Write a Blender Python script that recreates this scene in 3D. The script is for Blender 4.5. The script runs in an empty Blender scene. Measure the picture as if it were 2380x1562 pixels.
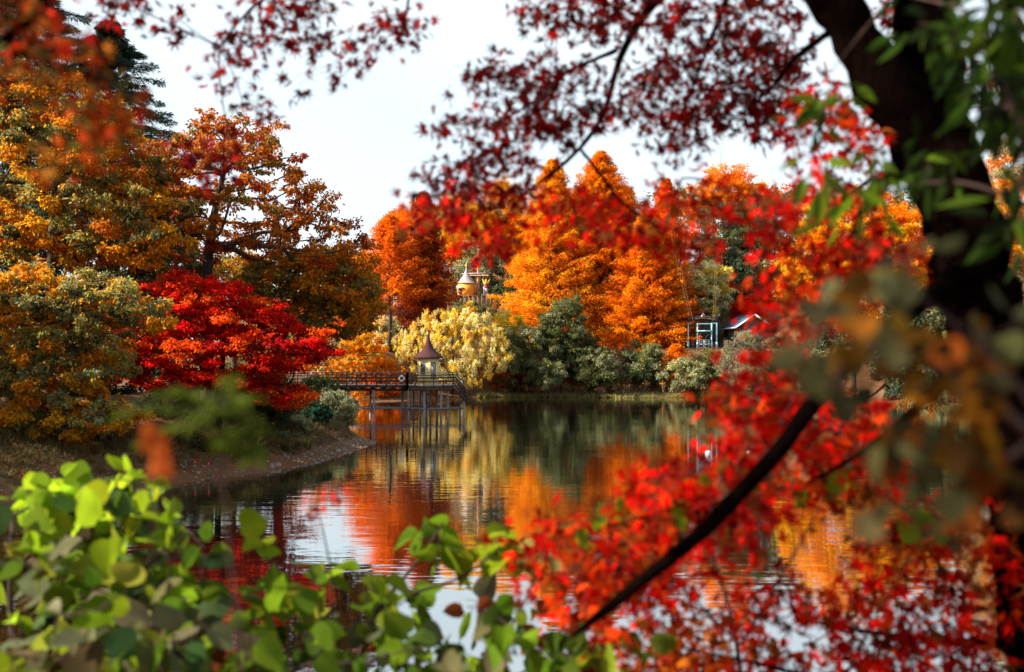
import bpy, math
import numpy as np
from math import radians, sin, cos, pi, atan2, sqrt

# ------------------------------------------------------------------ camera, world, sun
S = bpy.context.scene
COL = S.collection
rng = np.random.default_rng(11)
F, CX, HY, EYE = 2231.0, 1190.0, 846.0, 4.8        # focal length and horizon in 2380-wide photo pixels, eye height over the water

cam = bpy.data.cameras.new('camera')
cam.sensor_width = 36.0
cam.lens = F / 2380.0 * 36.0
cam.shift_y = (846.0 - 781.0) / 2380.0
cam.clip_start, cam.clip_end = 0.05, 3000.0
cam.dof.use_dof = True
cam.dof.focus_distance = 88.0
cam.dof.aperture_fstop = 1.38
cam.dof.aperture_blades = 0
camera = bpy.data.objects.new('camera', cam)
camera.location = (0, 0, EYE)
camera.rotation_euler = (pi / 2, 0, 0)
COL.objects.link(camera)
S.camera = camera

SUN = np.array([-0.80, -0.22, 0.0]); SUN /= np.linalg.norm(SUN)
EL = radians(33)
SUN = SUN * cos(EL) + np.array([0, 0, sin(EL)])
world = bpy.data.worlds.new('World')
S.world = world
world.use_nodes = True
wn, wl = world.node_tree.nodes, world.node_tree.links
bg = wn['Background']
sky = wn.new('ShaderNodeTexSky')
sky.sky_type = 'NISHITA'
sky.sun_disc = False
sky.sun_elevation = EL
sky.sun_rotation = atan2(SUN[0], SUN[1])
sky.altitude = 100
sky.air_density = 1.0
sky.dust_density = 3.0
sky.ozone_density = 1.0
veil = wn.new('ShaderNodeMix'); veil.data_type = 'RGBA'      # thin high cloud over the blue
nz = wn.new('ShaderNodeTexNoise'); nz.inputs['Scale'].default_value = 1.6; nz.inputs['Detail'].default_value = 4
tc = wn.new('ShaderNodeTexCoord')
ramp = wn.new('ShaderNodeMapRange')
ramp.inputs[1].default_value, ramp.inputs[2].default_value = 0.35, 0.65
ramp.inputs[3].default_value, ramp.inputs[4].default_value = 0.6, 0.92
wl.new(tc.outputs['Generated'], nz.inputs['Vector'])
wl.new(nz.outputs['Fac'], ramp.inputs[0])
wl.new(ramp.outputs[0], veil.inputs['Factor'])
wl.new(sky.outputs[0], veil.inputs[6])
veil.inputs[7].default_value = (4.35, 4.95, 5.2, 1)
wl.new(veil.outputs[2], bg.inputs['Color'])
bg.inputs['Strength'].default_value = 0.075

sl = bpy.data.lights.new('sun', 'SUN')
sl.energy = 5.0
sl.angle = radians(0.5)
sl.color = (1.0, 0.90, 0.74)
sun = bpy.data.objects.new('sun', sl)
from mathutils import Vector
sun.rotation_euler = Vector(SUN).to_track_quat('Z', 'Y').to_euler()
COL.objects.link(sun)

S.view_settings.view_transform = 'Standard'
S.view_settings.look = 'None'
S.view_settings.gamma = 1
S.view_settings.exposure = 1.75
S.render.engine = 'CYCLES'
cy = S.cycles
cy.use_denoising = True
cy.max_bounces = 6; cy.diffuse_bounces = 3; cy.glossy_bounces = 3; cy.transmission_bounces = 3; cy.transparent_max_bounces = 4
cy.caustics_reflective = False; cy.caustics_refractive = False
cy.use_adaptive_sampling = True
cy.adaptive_threshold = 0.01


# ------------------------------------------------------------------ small tools
def P(px, py, D):
    return np.array([(px - CX) / F * D, D, EYE + (HY - py) / F * D])

def srgb(r, g, b):
    def f(c):
        c /= 255.0
        return c / 12.92 if c <= 0.04045 else ((c + 0.055) / 1.055) ** 2.4
    return (f(r), f(g), f(b))

def tag(o, label=None, cat=None, group=None, kind=None):
    if label: o['label'] = label
    if cat: o['category'] = cat
    if group: o['group'] = group
    if kind: o['kind'] = kind
    return o

def empty(name, loc, label=None, cat=None, group=None):
    o = bpy.data.objects.new(name, None)
    o.empty_display_size = 0.3
    o.location = loc
    COL.objects.link(o)
    return tag(o, label, cat, group)

def link(name, me, mat=None, parent=None):
    if mat: me.materials.append(mat)
    o = bpy.data.objects.new(name, me)
    COL.objects.link(o)
    if parent is not None:
        o.parent = parent
        o.matrix_parent_inverse.identity()
        w = np.zeros(3); p = parent
        while p is not None:
            w += np.array(p.location); p = p.parent
        o.location = tuple(-w)                         # parts are modelled in world coordinates
    return o

def mesh_np(name, verts, counts, loops, mat=None, parent=None, colors=None, smooth=False):
    me = bpy.data.meshes.new(name)
    nv, nf, nl = len(verts), len(counts), len(loops)
    me.vertices.add(nv); me.vertices.foreach_set('co', np.ascontiguousarray(verts, np.float32).ravel())
    me.loops.add(nl); me.loops.foreach_set('vertex_index', np.ascontiguousarray(loops, np.int32))
    me.polygons.add(nf)
    st = np.zeros(nf, np.int32); st[1:] = np.cumsum(counts)[:-1]
    me.polygons.foreach_set('loop_start', st)
    if smooth: me.polygons.foreach_set('use_smooth', np.ones(nf, bool))
    me.update(calc_edges=True)
    if colors is not None:
        a = me.attributes.new('leaf_color', 'FLOAT_COLOR', 'POINT')
        c = np.ones((nv, 4), np.float32); c[:, :3] = colors
        a.data.foreach_set('color', c.ravel())
    return link(name, me, mat, parent)

class MB:
    """collects boxes, bars, tubes, lathes and prisms into one mesh"""
    def __init__(s): s.v = []; s.f = []; s.n = 0
    def add(s, vs, fs):
        s.v.append(np.asarray(vs, float)); s.f += [tuple(i + s.n for i in f) for f in fs]; s.n += len(vs)
        return s
    def bar(s, p, q, w, h=None, up=(0, 0, 1)):
        h = h or w
        p = np.asarray(p, float); q = np.asarray(q, float); d = q - p; d /= np.linalg.norm(d)
        u = np.asarray(up, float)
        if abs(d @ u) > 0.95: u = np.array([0, 1.0, 0])
        a = np.cross(d, u); a /= np.linalg.norm(a); b = np.cross(a, d)
        vs = [c + sx * a * w / 2 + sz * b * h / 2 for c in (p, q) for sx, sz in ((-1, -1), (1, -1), (1, 1), (-1, 1))]
        return s.add(vs, [(3, 2, 1, 0), (4, 5, 6, 7), (0, 1, 5, 4), (1, 2, 6, 5), (2, 3, 7, 6), (3, 0, 4, 7)])
    def box(s, c, sz):
        x, y, z = c; a, b, e = sz[0] / 2, sz[1] / 2, sz[2] / 2
        vs = [(x + i * a, y + j * b, z + k * e) for k in (-1, 1) for i, j in ((-1, -1), (1, -1), (1, 1), (-1, 1))]
        return s.add(vs, [(3, 2, 1, 0), (4, 5, 6, 7), (0, 1, 5, 4), (1, 2, 6, 5), (2, 3, 7, 6), (3, 0, 4, 7)])
    def tube(s, pts, rad, n=8, cap=True):
        pts = np.asarray(pts, float); m = len(pts)
        rad = np.broadcast_to(np.asarray(rad, float), (m,))
        t = np.gradient(pts, axis=0); t /= np.linalg.norm(t, axis=1)[:, None] + 1e-9
        ref = np.array([0.0, 0.13, 1.0]) if abs(t[:, 2]).mean() < 0.8 else np.array([0.1, 1.0, 0.0])
        a = np.cross(t, ref); a /= np.linalg.norm(a, axis=1)[:, None] + 1e-9
        b = np.cross(t, a)
        ang = np.arange(n) * 2 * pi / n
        vs = (pts[:, None] + rad[:, None, None] * (np.cos(ang)[None, :, None] * a[:, None] + np.sin(ang)[None, :, None] * b[:, None])).reshape(-1, 3)
        fs = [(i * n + j, i * n + (j + 1) % n, (i + 1) * n + (j + 1) % n, (i + 1) * n + j) for i in range(m - 1) for j in range(n)]
        if cap: fs += [tuple(range(n))[::-1], tuple((m - 1) * n + j for j in range(n))]
        return s.add(vs, fs)
    def lathe(s, c, prof, n=12, rot=0.0):
        """prof: (radius, z) from bottom to top"""
        c = np.asarray(c, float); vs = []
        for r, z in prof:
            for k in range(n):
                a = rot + k * 2 * pi / n
                vs.append((c[0] + r * cos(a), c[1] + r * sin(a), c[2] + z))
        fs = [(i * n + j, i * n + (j + 1) % n, (i + 1) * n + (j + 1) % n, (i + 1) * n + j) for i in range(len(prof) - 1) for j in range(n)]
        fs += [tuple(range(n))[::-1], tuple((len(prof) - 1) * n + j for j in range(n))]
        return s.add(vs, fs)
    def prism(s, poly, off):
        """poly: 3-D outline, extruded by the vector off"""
        poly = np.asarray(poly, float); n = len(poly); off = np.asarray(off, float)
        return s.add(np.vstack([poly, poly + off]), [tuple(range(n))[::-1], tuple(range(n, 2 * n))] + [(i, (i + 1) % n, n + (i + 1) % n, n + i) for i in range(n)])
    def torus(s, c, R, r, ax=(0, 1, 0), a0=0.0, a1=2 * pi, n=24, m=8):
        ax = np.asarray(ax, float); ax /= np.linalg.norm(ax)
        u = np.cross(ax, (0, 0, 1)); u /= np.linalg.norm(u); v = np.cross(ax, u)
        full = abs(a1 - a0) > 6.28
        k = n if full else n + 1
        vs = []
        for i in range(k):
            a = a0 + (a1 - a0) * i / n; d = u * cos(a) + v * sin(a)
            for j in range(m):
                b = 2 * pi * j / m
                vs.append(np.asarray(c) + d * (R + r * cos(b)) + ax * r * sin(b))
        fs = [(i * m + j, i * m + (j + 1) % m, ((i + 1) % k) * m + (j + 1) % m, ((i + 1) % k) * m + j) for i in range(n) for j in range(m)]
        return s.add(vs, fs)
    def build(s, name, mat, parent=None, smooth=False):
        v = np.vstack(s.v)
        counts = np.array([len(f) for f in s.f], np.int32)
        loops = np.array([i for f in s.f for i in f], np.int32)
        return mesh_np(name, v, counts, loops, mat, parent, smooth=smooth)

# ------------------------------------------------------------------ materials
def new_mat(name):
    m = bpy.data.materials.new(name); m.use_nodes = True
    return m, m.node_tree.nodes, m.node_tree.links, m.node_tree.nodes['Principled BSDF']

def paint(name, c, rough=0.55, var=0.25, scale=3.0, spec=0.4, bump=0.0, stretch=(1, 1, 1), c2=None, metal=0.0):
    m, n, l, b = new_mat(name)
    t = n.new('ShaderNodeTexCoord'); mp = n.new('ShaderNodeMapping'); mp.inputs['Scale'].default_value = stretch
    nz = n.new('ShaderNodeTexNoise'); nz.inputs['Scale'].default_value = scale; nz.inputs['Detail'].default_value = 6
    nz.inputs['Roughness'].default_value = 0.65
    mr = n.new('ShaderNodeMapRange'); mr.inputs[1].default_value, mr.inputs[2].default_value = 0.3, 0.7
    mx = n.new('ShaderNodeMix'); mx.data_type = 'RGBA'
    c = np.array(c)
    mx.inputs[6].default_value = (*(c * (1 - var)), 1)
    mx.inputs[7].default_value = (*(np.array(c2) if c2 is not None else np.minimum(c * (1 + var), 0.9)), 1)
    l.new(t.outputs['Object'], mp.inputs['Vector']); l.new(mp.outputs[0], nz.inputs['Vector'])
    l.new(nz.outputs['Fac'], mr.inputs[0]); l.new(mr.outputs[0], mx.inputs['Factor'])
    l.new(mx.outputs[2], b.inputs['Base Color'])
    b.inputs['Roughness'].default_value = rough
    b.inputs['Specular IOR Level'].default_value = spec
    b.inputs['Metallic'].default_value = metal
    if bump:
        bp = n.new('ShaderNodeBump'); bp.inputs['Strength'].default_value = bump; bp.inputs['Distance'].default_value = 0.05
        l.new(nz.outputs['Fac'], bp.inputs['Height']); l.new(bp.outputs[0], b.inputs['Normal'])
    return m

def leaf_mat(name, trans=0.45, rough=0.5, spec=0.25):
    m, n, l, b = new_mat(name)
    at = n.new('ShaderNodeAttribute'); at.attribute_name = 'leaf_color'
    nz = n.new('ShaderNodeTexNoise'); nz.inputs['Scale'].default_value = 9.0; nz.inputs['Detail'].default_value = 3
    t = n.new('ShaderNodeTexCoord'); l.new(t.outputs['Object'], nz.inputs['Vector'])
    mr = n.new('ShaderNodeMapRange'); mr.inputs[1].default_value, mr.inputs[2].default_value = 0.3, 0.7
    mr.inputs[3].default_value, mr.inputs[4].default_value = 0.75, 1.2
    l.new(nz.outputs['Fac'], mr.inputs[0])
    mu = n.new('ShaderNodeVectorMath'); mu.operation = 'SCALE'
    l.new(at.outputs['Color'], mu.inputs[0]); l.new(mr.outputs[0], mu.inputs['Scale'])
    l.new(mu.outputs[0], b.inputs['Base Color'])
    b.inputs['Roughness'].default_value = rough; b.inputs['Specular IOR Level'].default_value = spec
    gm = n.new('ShaderNodeGamma'); gm.inputs['Gamma'].default_value = 0.9
    l.new(mu.outputs[0], gm.inputs['Color'])
    tr = n.new('ShaderNodeBsdfTranslucent'); l.new(gm.outputs[0], tr.inputs['Color'])
    ms = n.new('ShaderNodeMixShader'); ms.inputs[0].default_value = trans
    l.new(b.outputs[0], ms.inputs[1]); l.new(tr.outputs[0], ms.inputs[2])
    l.new(ms.outputs[0], n['Material Output'].inputs['Surface'])
    return m

LEAF = leaf_mat('leaf', 0.5, 0.7, 0.05)
LEAF_NEAR = leaf_mat('near leaf', 0.55, 0.8, 0.02)
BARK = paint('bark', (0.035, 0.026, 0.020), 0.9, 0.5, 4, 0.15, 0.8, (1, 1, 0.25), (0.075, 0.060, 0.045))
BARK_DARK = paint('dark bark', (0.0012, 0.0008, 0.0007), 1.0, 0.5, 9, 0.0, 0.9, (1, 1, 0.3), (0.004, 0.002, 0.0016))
BARK_GREY = paint('grey bark', (0.11, 0.09, 0.07), 0.9, 0.4, 4, 0.15, 0.6, (1, 1, 0.25))
TWIG = paint('twig', (0.035, 0.018, 0.014), 0.8, 0.4, 20, 0.2)

# ------------------------------------------------------------------ pond and terrain
def px_on_water(px, py):
    D = F * EYE / (py - HY); return ((px - CX) / F * D, D)
POND = np.array([(-15, 12), (-6, 11), (4, 10.5), (14, 12), (26, 18), (46, 38), (58, 70), (57, 98), (47, 113), (39.5, 125),
    (33, 135.2), (24, 136.4), (15, 135.8), (6, 137.4), (0, 138.5), (-3.6, 137.5), (-6.5, 132), (-9.5, 128.5), (-15, 123), (-20.5, 118), (-25, 109), (-21, 97), (-15.8, 86), (-13.2, 76), (-11.4, 68),
    (-9.6, 62), px_on_water(880, 1028), px_on_water(835, 1045), px_on_water(760, 1070), px_on_water(640, 1095), px_on_water(520, 1109), px_on_water(400, 1126), (-17.5, 33), (-20, 27), (-19.5, 20)])

def pond_sd(x, y):
    """signed distance to the waterline: negative over the water"""
    p = np.stack([x, y], -1); n = len(POND)
    d = np.full(x.shape, 1e9); ins = np.zeros(x.shape, bool)
    for i in range(n):
        a, b = POND[i], POND[(i + 1) % n]
        e = b - a; w = p - a
        t = np.clip((w @ e) / (e @ e), 0, 1)
        q = w - t[..., None] * e
        d = np.minimum(d, (q ** 2).sum(-1))
        c = ((a[1] <= y) != (b[1] <= y))
        xi = a[0] + (y - a[1]) / (b[1] - a[1] + 1e-12) * e[0]
        ins ^= c & (x < xi)
    d = np.sqrt(d)
    return np.where(ins, -d, d)

def sm(x): x = np.clip(x, 0, 1); return x * x * (3 - 2 * x)

def wob(x, y):
    return (np.sin(x * 0.9 + 1.3 * np.sin(y * 0.37)) * np.sin(y * 0.8 + x * 0.21) * 0.5 + np.sin(x * 2.7 + y * 1.1) * np.sin(y * 2.3 - x * 0.6) * 0.22)

def ground_z(x, y):
    x = np.asarray(x, float); y = np.asarray(y, float)
    d = pond_sd(x, y)
    near = 3.3 * sm(d / 8.5)
    left = 1.15 * sm(d / 3.2) + 1.9 * sm((d - 2) / 12) + 2.0 * sm((d - 14) / 40)
    far = 0.45 * sm(d / 4) + 6.75 * sm((d - 3) / 9.5) * (0.4 + 0.6 * sm((x + 42) / 26)) + (8.8 * sm((d - 16) / 17) + 20 * sm((d - 42) / 130)) * (0.06 + 0.94 * sm((x + 42) / 28))
    wn_ = 1 - sm((y - 18) / 8)
    wf = sm((y - 92) / 24)
    z = near * wn_ + (1 - wn_) * ((1 - wf) * left + wf * far)
    z = z + 0.10 * wob(x, y) * sm(d / 2.0)
    return np.where(d < 0, -1.6 * sm(-d / 5) - 0.02, z + 0.0)

def gz(x, y): return float(ground_z(np.array([x]), np.array([y]))[0])

xs = np.concatenate([np.linspace(-900, -120, 14)[:-1], np.linspace(-120, -32, 30)[:-1], np.linspace(-32, 0, 110)[:-1], np.linspace(0, 60, 90)[:-1], np.linspace(60, 120, 20)[:-1], np.linspace(120, 900, 14)])
ys = np.concatenate([np.linspace(-300, -10, 10)[:-1], np.linspace(-10, 30, 50)[:-1], np.linspace(30, 72, 130)[:-1], np.linspace(72, 160, 110)[:-1], np.linspace(160, 300, 30)[:-1], np.linspace(300, 1600, 16)])
gx, gy = np.meshgrid(xs, ys)
gzv = ground_z(gx, gy)
nx_, ny_ = len(xs), len(ys)
idx = np.arange(nx_ * ny_).reshape(ny_, nx_)
quads = np.stack([idx[:-1, :-1], idx[:-1, 1:], idx[1:, 1:], idx[1:, :-1]], -1).reshape(-1, 4)

def ground_mat():
    m, n, l, b = new_mat('bank earth')
    t = n.new('ShaderNodeTexCoord')
    def noise(scale, det=6, ro=0.6):
        q = n.new('ShaderNodeTexNoise'); q.inputs['Scale'].default_value = scale; q.inputs['Detail'].default_value = det; q.inputs['Roughness'].default_value = ro
        l.new(t.outputs['Object'], q.inputs['Vector']); return q
    def mix(f, a, c):
        q = n.new('ShaderNodeMix'); q.data_type = 'RGBA'
        l.new(f, q.inputs['Factor'])
        for s_, v in ((6, a), (7, c)):
            if isinstance(v, tuple): q.inputs[s_].default_value = (*v, 1)
            else: l.new(v, q.inputs[s_])
        return q.outputs[2]
    def rng_(src, a, c):
        q = n.new('ShaderNodeMapRange'); q.inputs[1].default_value, q.inputs[2].default_value = a, c
        l.new(src, q.inputs[0]); return q.outputs[0]
    n1, n2, n3 = noise(0.35), noise(3.0), noise(16, 3)
    base = mix(rng_(n1.outputs['Fac'], 0.4, 0.6), (0.092, 0.043, 0.018), (0.11, 0.070, 0.038))
    base = mix(rng_(n2.outputs['Fac'], 0.42, 0.68), base, (0.13, 0.042, 0.012))
    base = mix(rng_(n3.outputs['Fac'], 0.56, 0.66), base, (0.15, 0.12, 0.095))
    l.new(base, b.inputs['Base Color'])
    b.inputs['Roughness'].default_value = 0.95; b.inputs['Specular IOR Level'].default_value = 0.1
    bp = n.new('ShaderNodeBump'); bp.inputs['Strength'].default_value = 0.7; bp.inputs['Distance'].default_value = 0.06
    l.new(n3.outputs['Fac'], bp.inputs['Height']); l.new(bp.outputs[0], b.inputs['Normal'])
    return m
GROUND = ground_mat()
o = mesh_np('ground', np.stack([gx, gy, gzv], -1).reshape(-1, 3), np.full(len(quads), 4, np.int32), quads.ravel(), GROUND, smooth=True)
tag(o, kind='structure')

def water_mat():
    m, n, l, b = new_mat('pond water')
    b.inputs['Base Color'].default_value = (0.003, 0.004, 0.003, 1)
    b.inputs['Roughness'].default_value = 0.022
    b.inputs['IOR'].default_value = 1.75
    b.inputs['Specular IOR Level'].default_value = 0.62
    t = n.new('ShaderNodeTexCoord')
    def noise(sx, sy, det, rot=0.0):
        mp = n.new('ShaderNodeMapping'); mp.inputs['Scale'].default_value = (sx, sy, 1); mp.inputs['Rotation'].default_value = (0, 0, rot)
        q = n.new('ShaderNodeTexNoise'); q.inputs['Scale'].default_value = 1.0; q.inputs['Detail'].default_value = det; q.inputs['Roughness'].default_value = 0.5
        l.new(t.outputs['Object'], mp.inputs['Vector']); l.new(mp.outputs[0], q.inputs['Vector']); return q.outputs['Fac']
    a = noise(0.45, 1.5, 2, 0.05); c = noise(1.6, 5.5, 2, -0.08); e = noise(0.05, 0.12, 2, 0.3)
    md = n.new('ShaderNodeMapRange'); md.inputs[1].default_value, md.inputs[2].default_value = 0.35, 0.65; md.inputs[3].default_value, md.inputs[4].default_value = 0.35, 1.0
    l.new(e, md.inputs[0])
    def mth(op, x, y):
        q = n.new('ShaderNodeMath'); q.operation = op
        for i, v in enumerate((x, y)):
            if isinstance(v, float): q.inputs[i].default_value = v
            else: l.new(v, q.inputs[i])
        return q.outputs[0]
    hgt = mth('MULTIPLY', mth('ADD', mth('MULTIPLY', a, 1.0), mth('MULTIPLY', c, 0.22)), md.outputs[0])
    bp = n.new('ShaderNodeBump'); bp.inputs['Strength'].default_value = 1.0; bp.inputs['Distance'].default_value = 0.012
    l.new(hgt, bp.inputs['Height']); l.new(bp.outputs[0], b.inputs['Normal'])
    gl = n.new('ShaderNodeBsdfGlossy'); gl.inputs['Roughness'].default_value = 0.02; gl.inputs['Color'].default_value = (0.95, 0.96, 0.95, 1)
    l.new(bp.outputs[0], gl.inputs['Normal'])
    ms = n.new('ShaderNodeMixShader'); ms.inputs[0].default_value = 0.5
    l.new(b.outputs[0], ms.inputs[1]); l.new(gl.outputs[0], ms.inputs[2]); l.new(ms.outputs[0], n['Material Output'].inputs['Surface'])
    return m
w = MB(); w.add([(-60, 5, 0), (110, 5, 0), (110, 145, 0), (-60, 145, 0)], [(0, 1, 2, 3)])
tag(w.build('water', water_mat()), kind='structure')

# ------------------------------------------------------------------ leaves
def unit(v): return v / (np.linalg.norm(v, axis=-1, keepdims=True) + 1e-9)
def rnd(n): return unit(rng.normal(size=(n, 3)))

QUAD = (np.array([(0, 0, 0), (0.5, -0.5, 0.06), (1, 0, -0.12), (0.5, 0.5, 0.06)]), [(0, 1, 2, 3)])
def maple_template():
    pts = [(0.0, 0.0)]
    c = np.array([0.22, 0.0])
    lobes = [(-128, .30), (-82, .56), (-40, .74), (0, .80), (40, .74), (82, .56), (128, .30)]
    out = []
    for i, (a, r) in enumerate(lobes):
        a = radians(a); out.append(c + r * np.array([cos(a), sin(a)]))
        if i < 6:
            b = radians((lobes[i][0] + lobes[i + 1][0]) / 2); out.append(c + 0.25 * np.array([cos(b), sin(b)]))
    v = np.array([c] + out)
    z = -0.55 * ((v[:, 0] - .22) ** 2 + v[:, 1] ** 2)
    v = np.column_stack([v, z])
    k = len(out)
    return v, [(0, i + 1, i + 2) for i in range(k - 1)]
MAPLE = maple_template()
def broad_template():
    o_ = [(0, 0), (-.05, .22), (.08, .42), (.26, .53), (.45, .48), (.62, .43), (.78, .29), (.91, .12), (1.04, 0)]
    v = [(x, y, 0.22 * y - 0.35 * x * x * 0.6) for x, y in o_] + [(x, -y, 0.22 * y - 0.35 * x * x * 0.6) for x, y in o_[1:-1]]
    up = tuple(range(9)); dn = (0,) + (8,) + tuple(range(15, 8, -1))
    return np.array(v, float), [up[::-1], dn[::-1]]
BROAD = broad_template()
def long_template():
    o_ = [(0, 0), (.15, .28), (.4, .5), (.7, .36), (1, 0)]
    v = [(x, y, -0.35 * x * x + 0.1 * y) for x, y in o_] + [(x, -y, -0.35 * x * x + 0.1 * y) for x, y in o_[1:-1]]
    return np.array(v, float), [(4, 3, 2, 1, 0), (0, 5, 6, 7, 4)]
LONG = long_template()

class Leaves:
    def __init__(s): s.parts = []
    def add(s, p, axis, nrm, length, width, col, tmpl=QUAD, curl=None):
        T, faces = tmpl
        n = len(p)
        if n == 0: return
        a = unit(axis); nn = unit(nrm - (nrm * a).sum(1, keepdims=True) * a); b = np.cross(nn, a)
        L = np.broadcast_to(np.asarray(length, float), (n,))[:, None, None]; W = np.broadcast_to(np.asarray(width, float), (n,))[:, None, None]
        cz = np.ones(n) if curl is None else curl
        v = p[:, None] + L * (T[None, :, 0, None] * a[:, None] + (T[None, :, 1, None] * W) * b[:, None] + (T[None, :, 2, None] * cz[:, None, None]) * nn[:, None])
        s.parts.append((v, faces, col))
    def build(s, name, parent, mat=None):
        V, Cn, Lp, Cc = [], [], [], []; off = 0
        for v, faces, col in s.parts:
            n, k, _ = v.shape
            V.append(v.reshape(-1, 3)); Cc.append(np.repeat(col, k, axis=0))
            fl = np.array([i for f in faces for i in f], np.int64); fc = np.array([len(f) for f in faces], np.int32)
            Lp.append((off + np.arange(n)[:, None] * k + fl[None]).ravel()); Cn.append(np.tile(fc, n)); off += n * k
        return mesh_np(name, np.vstack(V), np.concatenate(Cn), np.concatenate(Lp), mat or LEAF, parent, np.vstack(Cc))

def pick(pal, n, clump=None, mixp=0.25, jit=0.22):
    """leaf colours from a palette [(rgb, weight)]; clump: the palette index that leads at each leaf"""
    c = np.array([p[0] for p in pal]); w_ = np.array([p[1] for p in pal], float); w_ /= w_.sum()
    k = rng.choice(len(c), n, p=w_)
    if clump is not None: k = np.where(rng.random(n) < mixp, k, clump)
    return np.clip(c[k] * np.exp(rng.normal(0, jit, (n, 1))) * np.exp(rng.normal(0, jit * 0.35, (n, 3))), 0, 0.88)

def pads(L, cen, rx, rz, per, leaf, pal, droop=0.3, sub=6, wide=0.55, lead=None, mixp=0.25, tmpl=QUAD, jit=0.22):
    """leafy pads round the points cen: leaves in tufts inside flattened ellipsoids"""
    n = len(cen)
    rx = np.broadcast_to(np.asarray(rx, float), (n,)); rz = np.broadcast_to(np.asarray(rz, float), (n,))
    k = rng.choice(len(pal), n, p=np.array([p[1] for p in pal]) / sum(p[1] for p in pal)) if lead is None else lead
    u = rnd(n * sub) * (rng.random((n * sub, 1)) ** 0.45)
    R = np.repeat(np.column_stack([rx, rx, rz]), sub, 0)
    sc = np.repeat(cen, sub, 0) + u * R
    m = max(1, per // sub)
    off = rng.normal(size=(n * sub * m, 3)) * np.repeat(R, m, 0) * np.array([0.19, 0.19, 0.26])
    p = np.repeat(sc, m, 0) + off
    out = unit(p - np.repeat(cen, sub * m, 0))
    N = len(p)
    ax = out * 0.7 + rnd(N) * 0.7 + np.array([0, 0, -droop])
    nr = np.array([0, 0, 0.7]) + rnd(N) * 0.9 + out * 0.3
    col = pick(pal, N, np.repeat(k, sub * m), mixp, jit)
    L.add(p, ax, nr, leaf * rng.uniform(0.65, 1.3, N), wide * rng.uniform(0.8, 1.3, N), col, tmpl, rng.uniform(-0.5, 2.0, N))

def in_poly(poly, x, y):
    ins = np.zeros(x.shape, bool); n = len(poly); d = np.full(x.shape, 1e9)
    for i in range(n):
        a, b = poly[i], poly[(i + 1) % n]; e = b - a
        c = (a[1] <= y) != (b[1] <= y)
        ins ^= c & (x < a[0] + (y - a[1]) / (b[1] - a[1] + 1e-12) * e[0])
        t = np.clip(((x - a[0]) * e[0] + (y - a[1]) * e[1]) / (e @ e), 0, 1)
        d = np.minimum(d, (x - a[0] - t * e[0]) ** 2 + (y - a[1] - t * e[1]) ** 2)
    return ins, np.sqrt(d)

def fill_outline(poly, D, depth, n, sep, inset=0.0, flat=1.0):
    """n points through the volume whose widest section is the outline poly (photo pixels) at distance D"""
    q = np.array([P(a, b, D)[[0, 2]] for a, b in poly])
    lo, hi = q.min(0), q.max(0)
    x = rng.uniform(lo[0], hi[0], n * 30); z = rng.uniform(lo[1], hi[1], n * 30)
    ins, d = in_poly(q, x, z)
    k = ins & (d > inset)
    x, z, d = x[k], z[k], d[k]
    dm = d.max()
    half = depth * np.sqrt(1 - (1 - np.clip(d / dm * 1.3, 0, 1)) ** 2)
    u = rng.uniform(-1, 1, len(x)); y = D + half * np.sign(u) * np.abs(u) ** 0.7
    s = y / D                                                   # nearer parts drawn in a little, further parts out
    pts = np.column_stack([x * (0.5 + 0.5 * s), y, z])
    keep = []
    arr = np.empty((0, 3))
    for p in pts:
        if len(arr) and (((arr - p) * np.array([1, 1, flat])) ** 2).sum(1).min() < sep * sep: continue
        arr = np.vstack([arr, p]); keep.append(p)
        if len(keep) >= n: break
    return np.array(keep)

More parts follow.
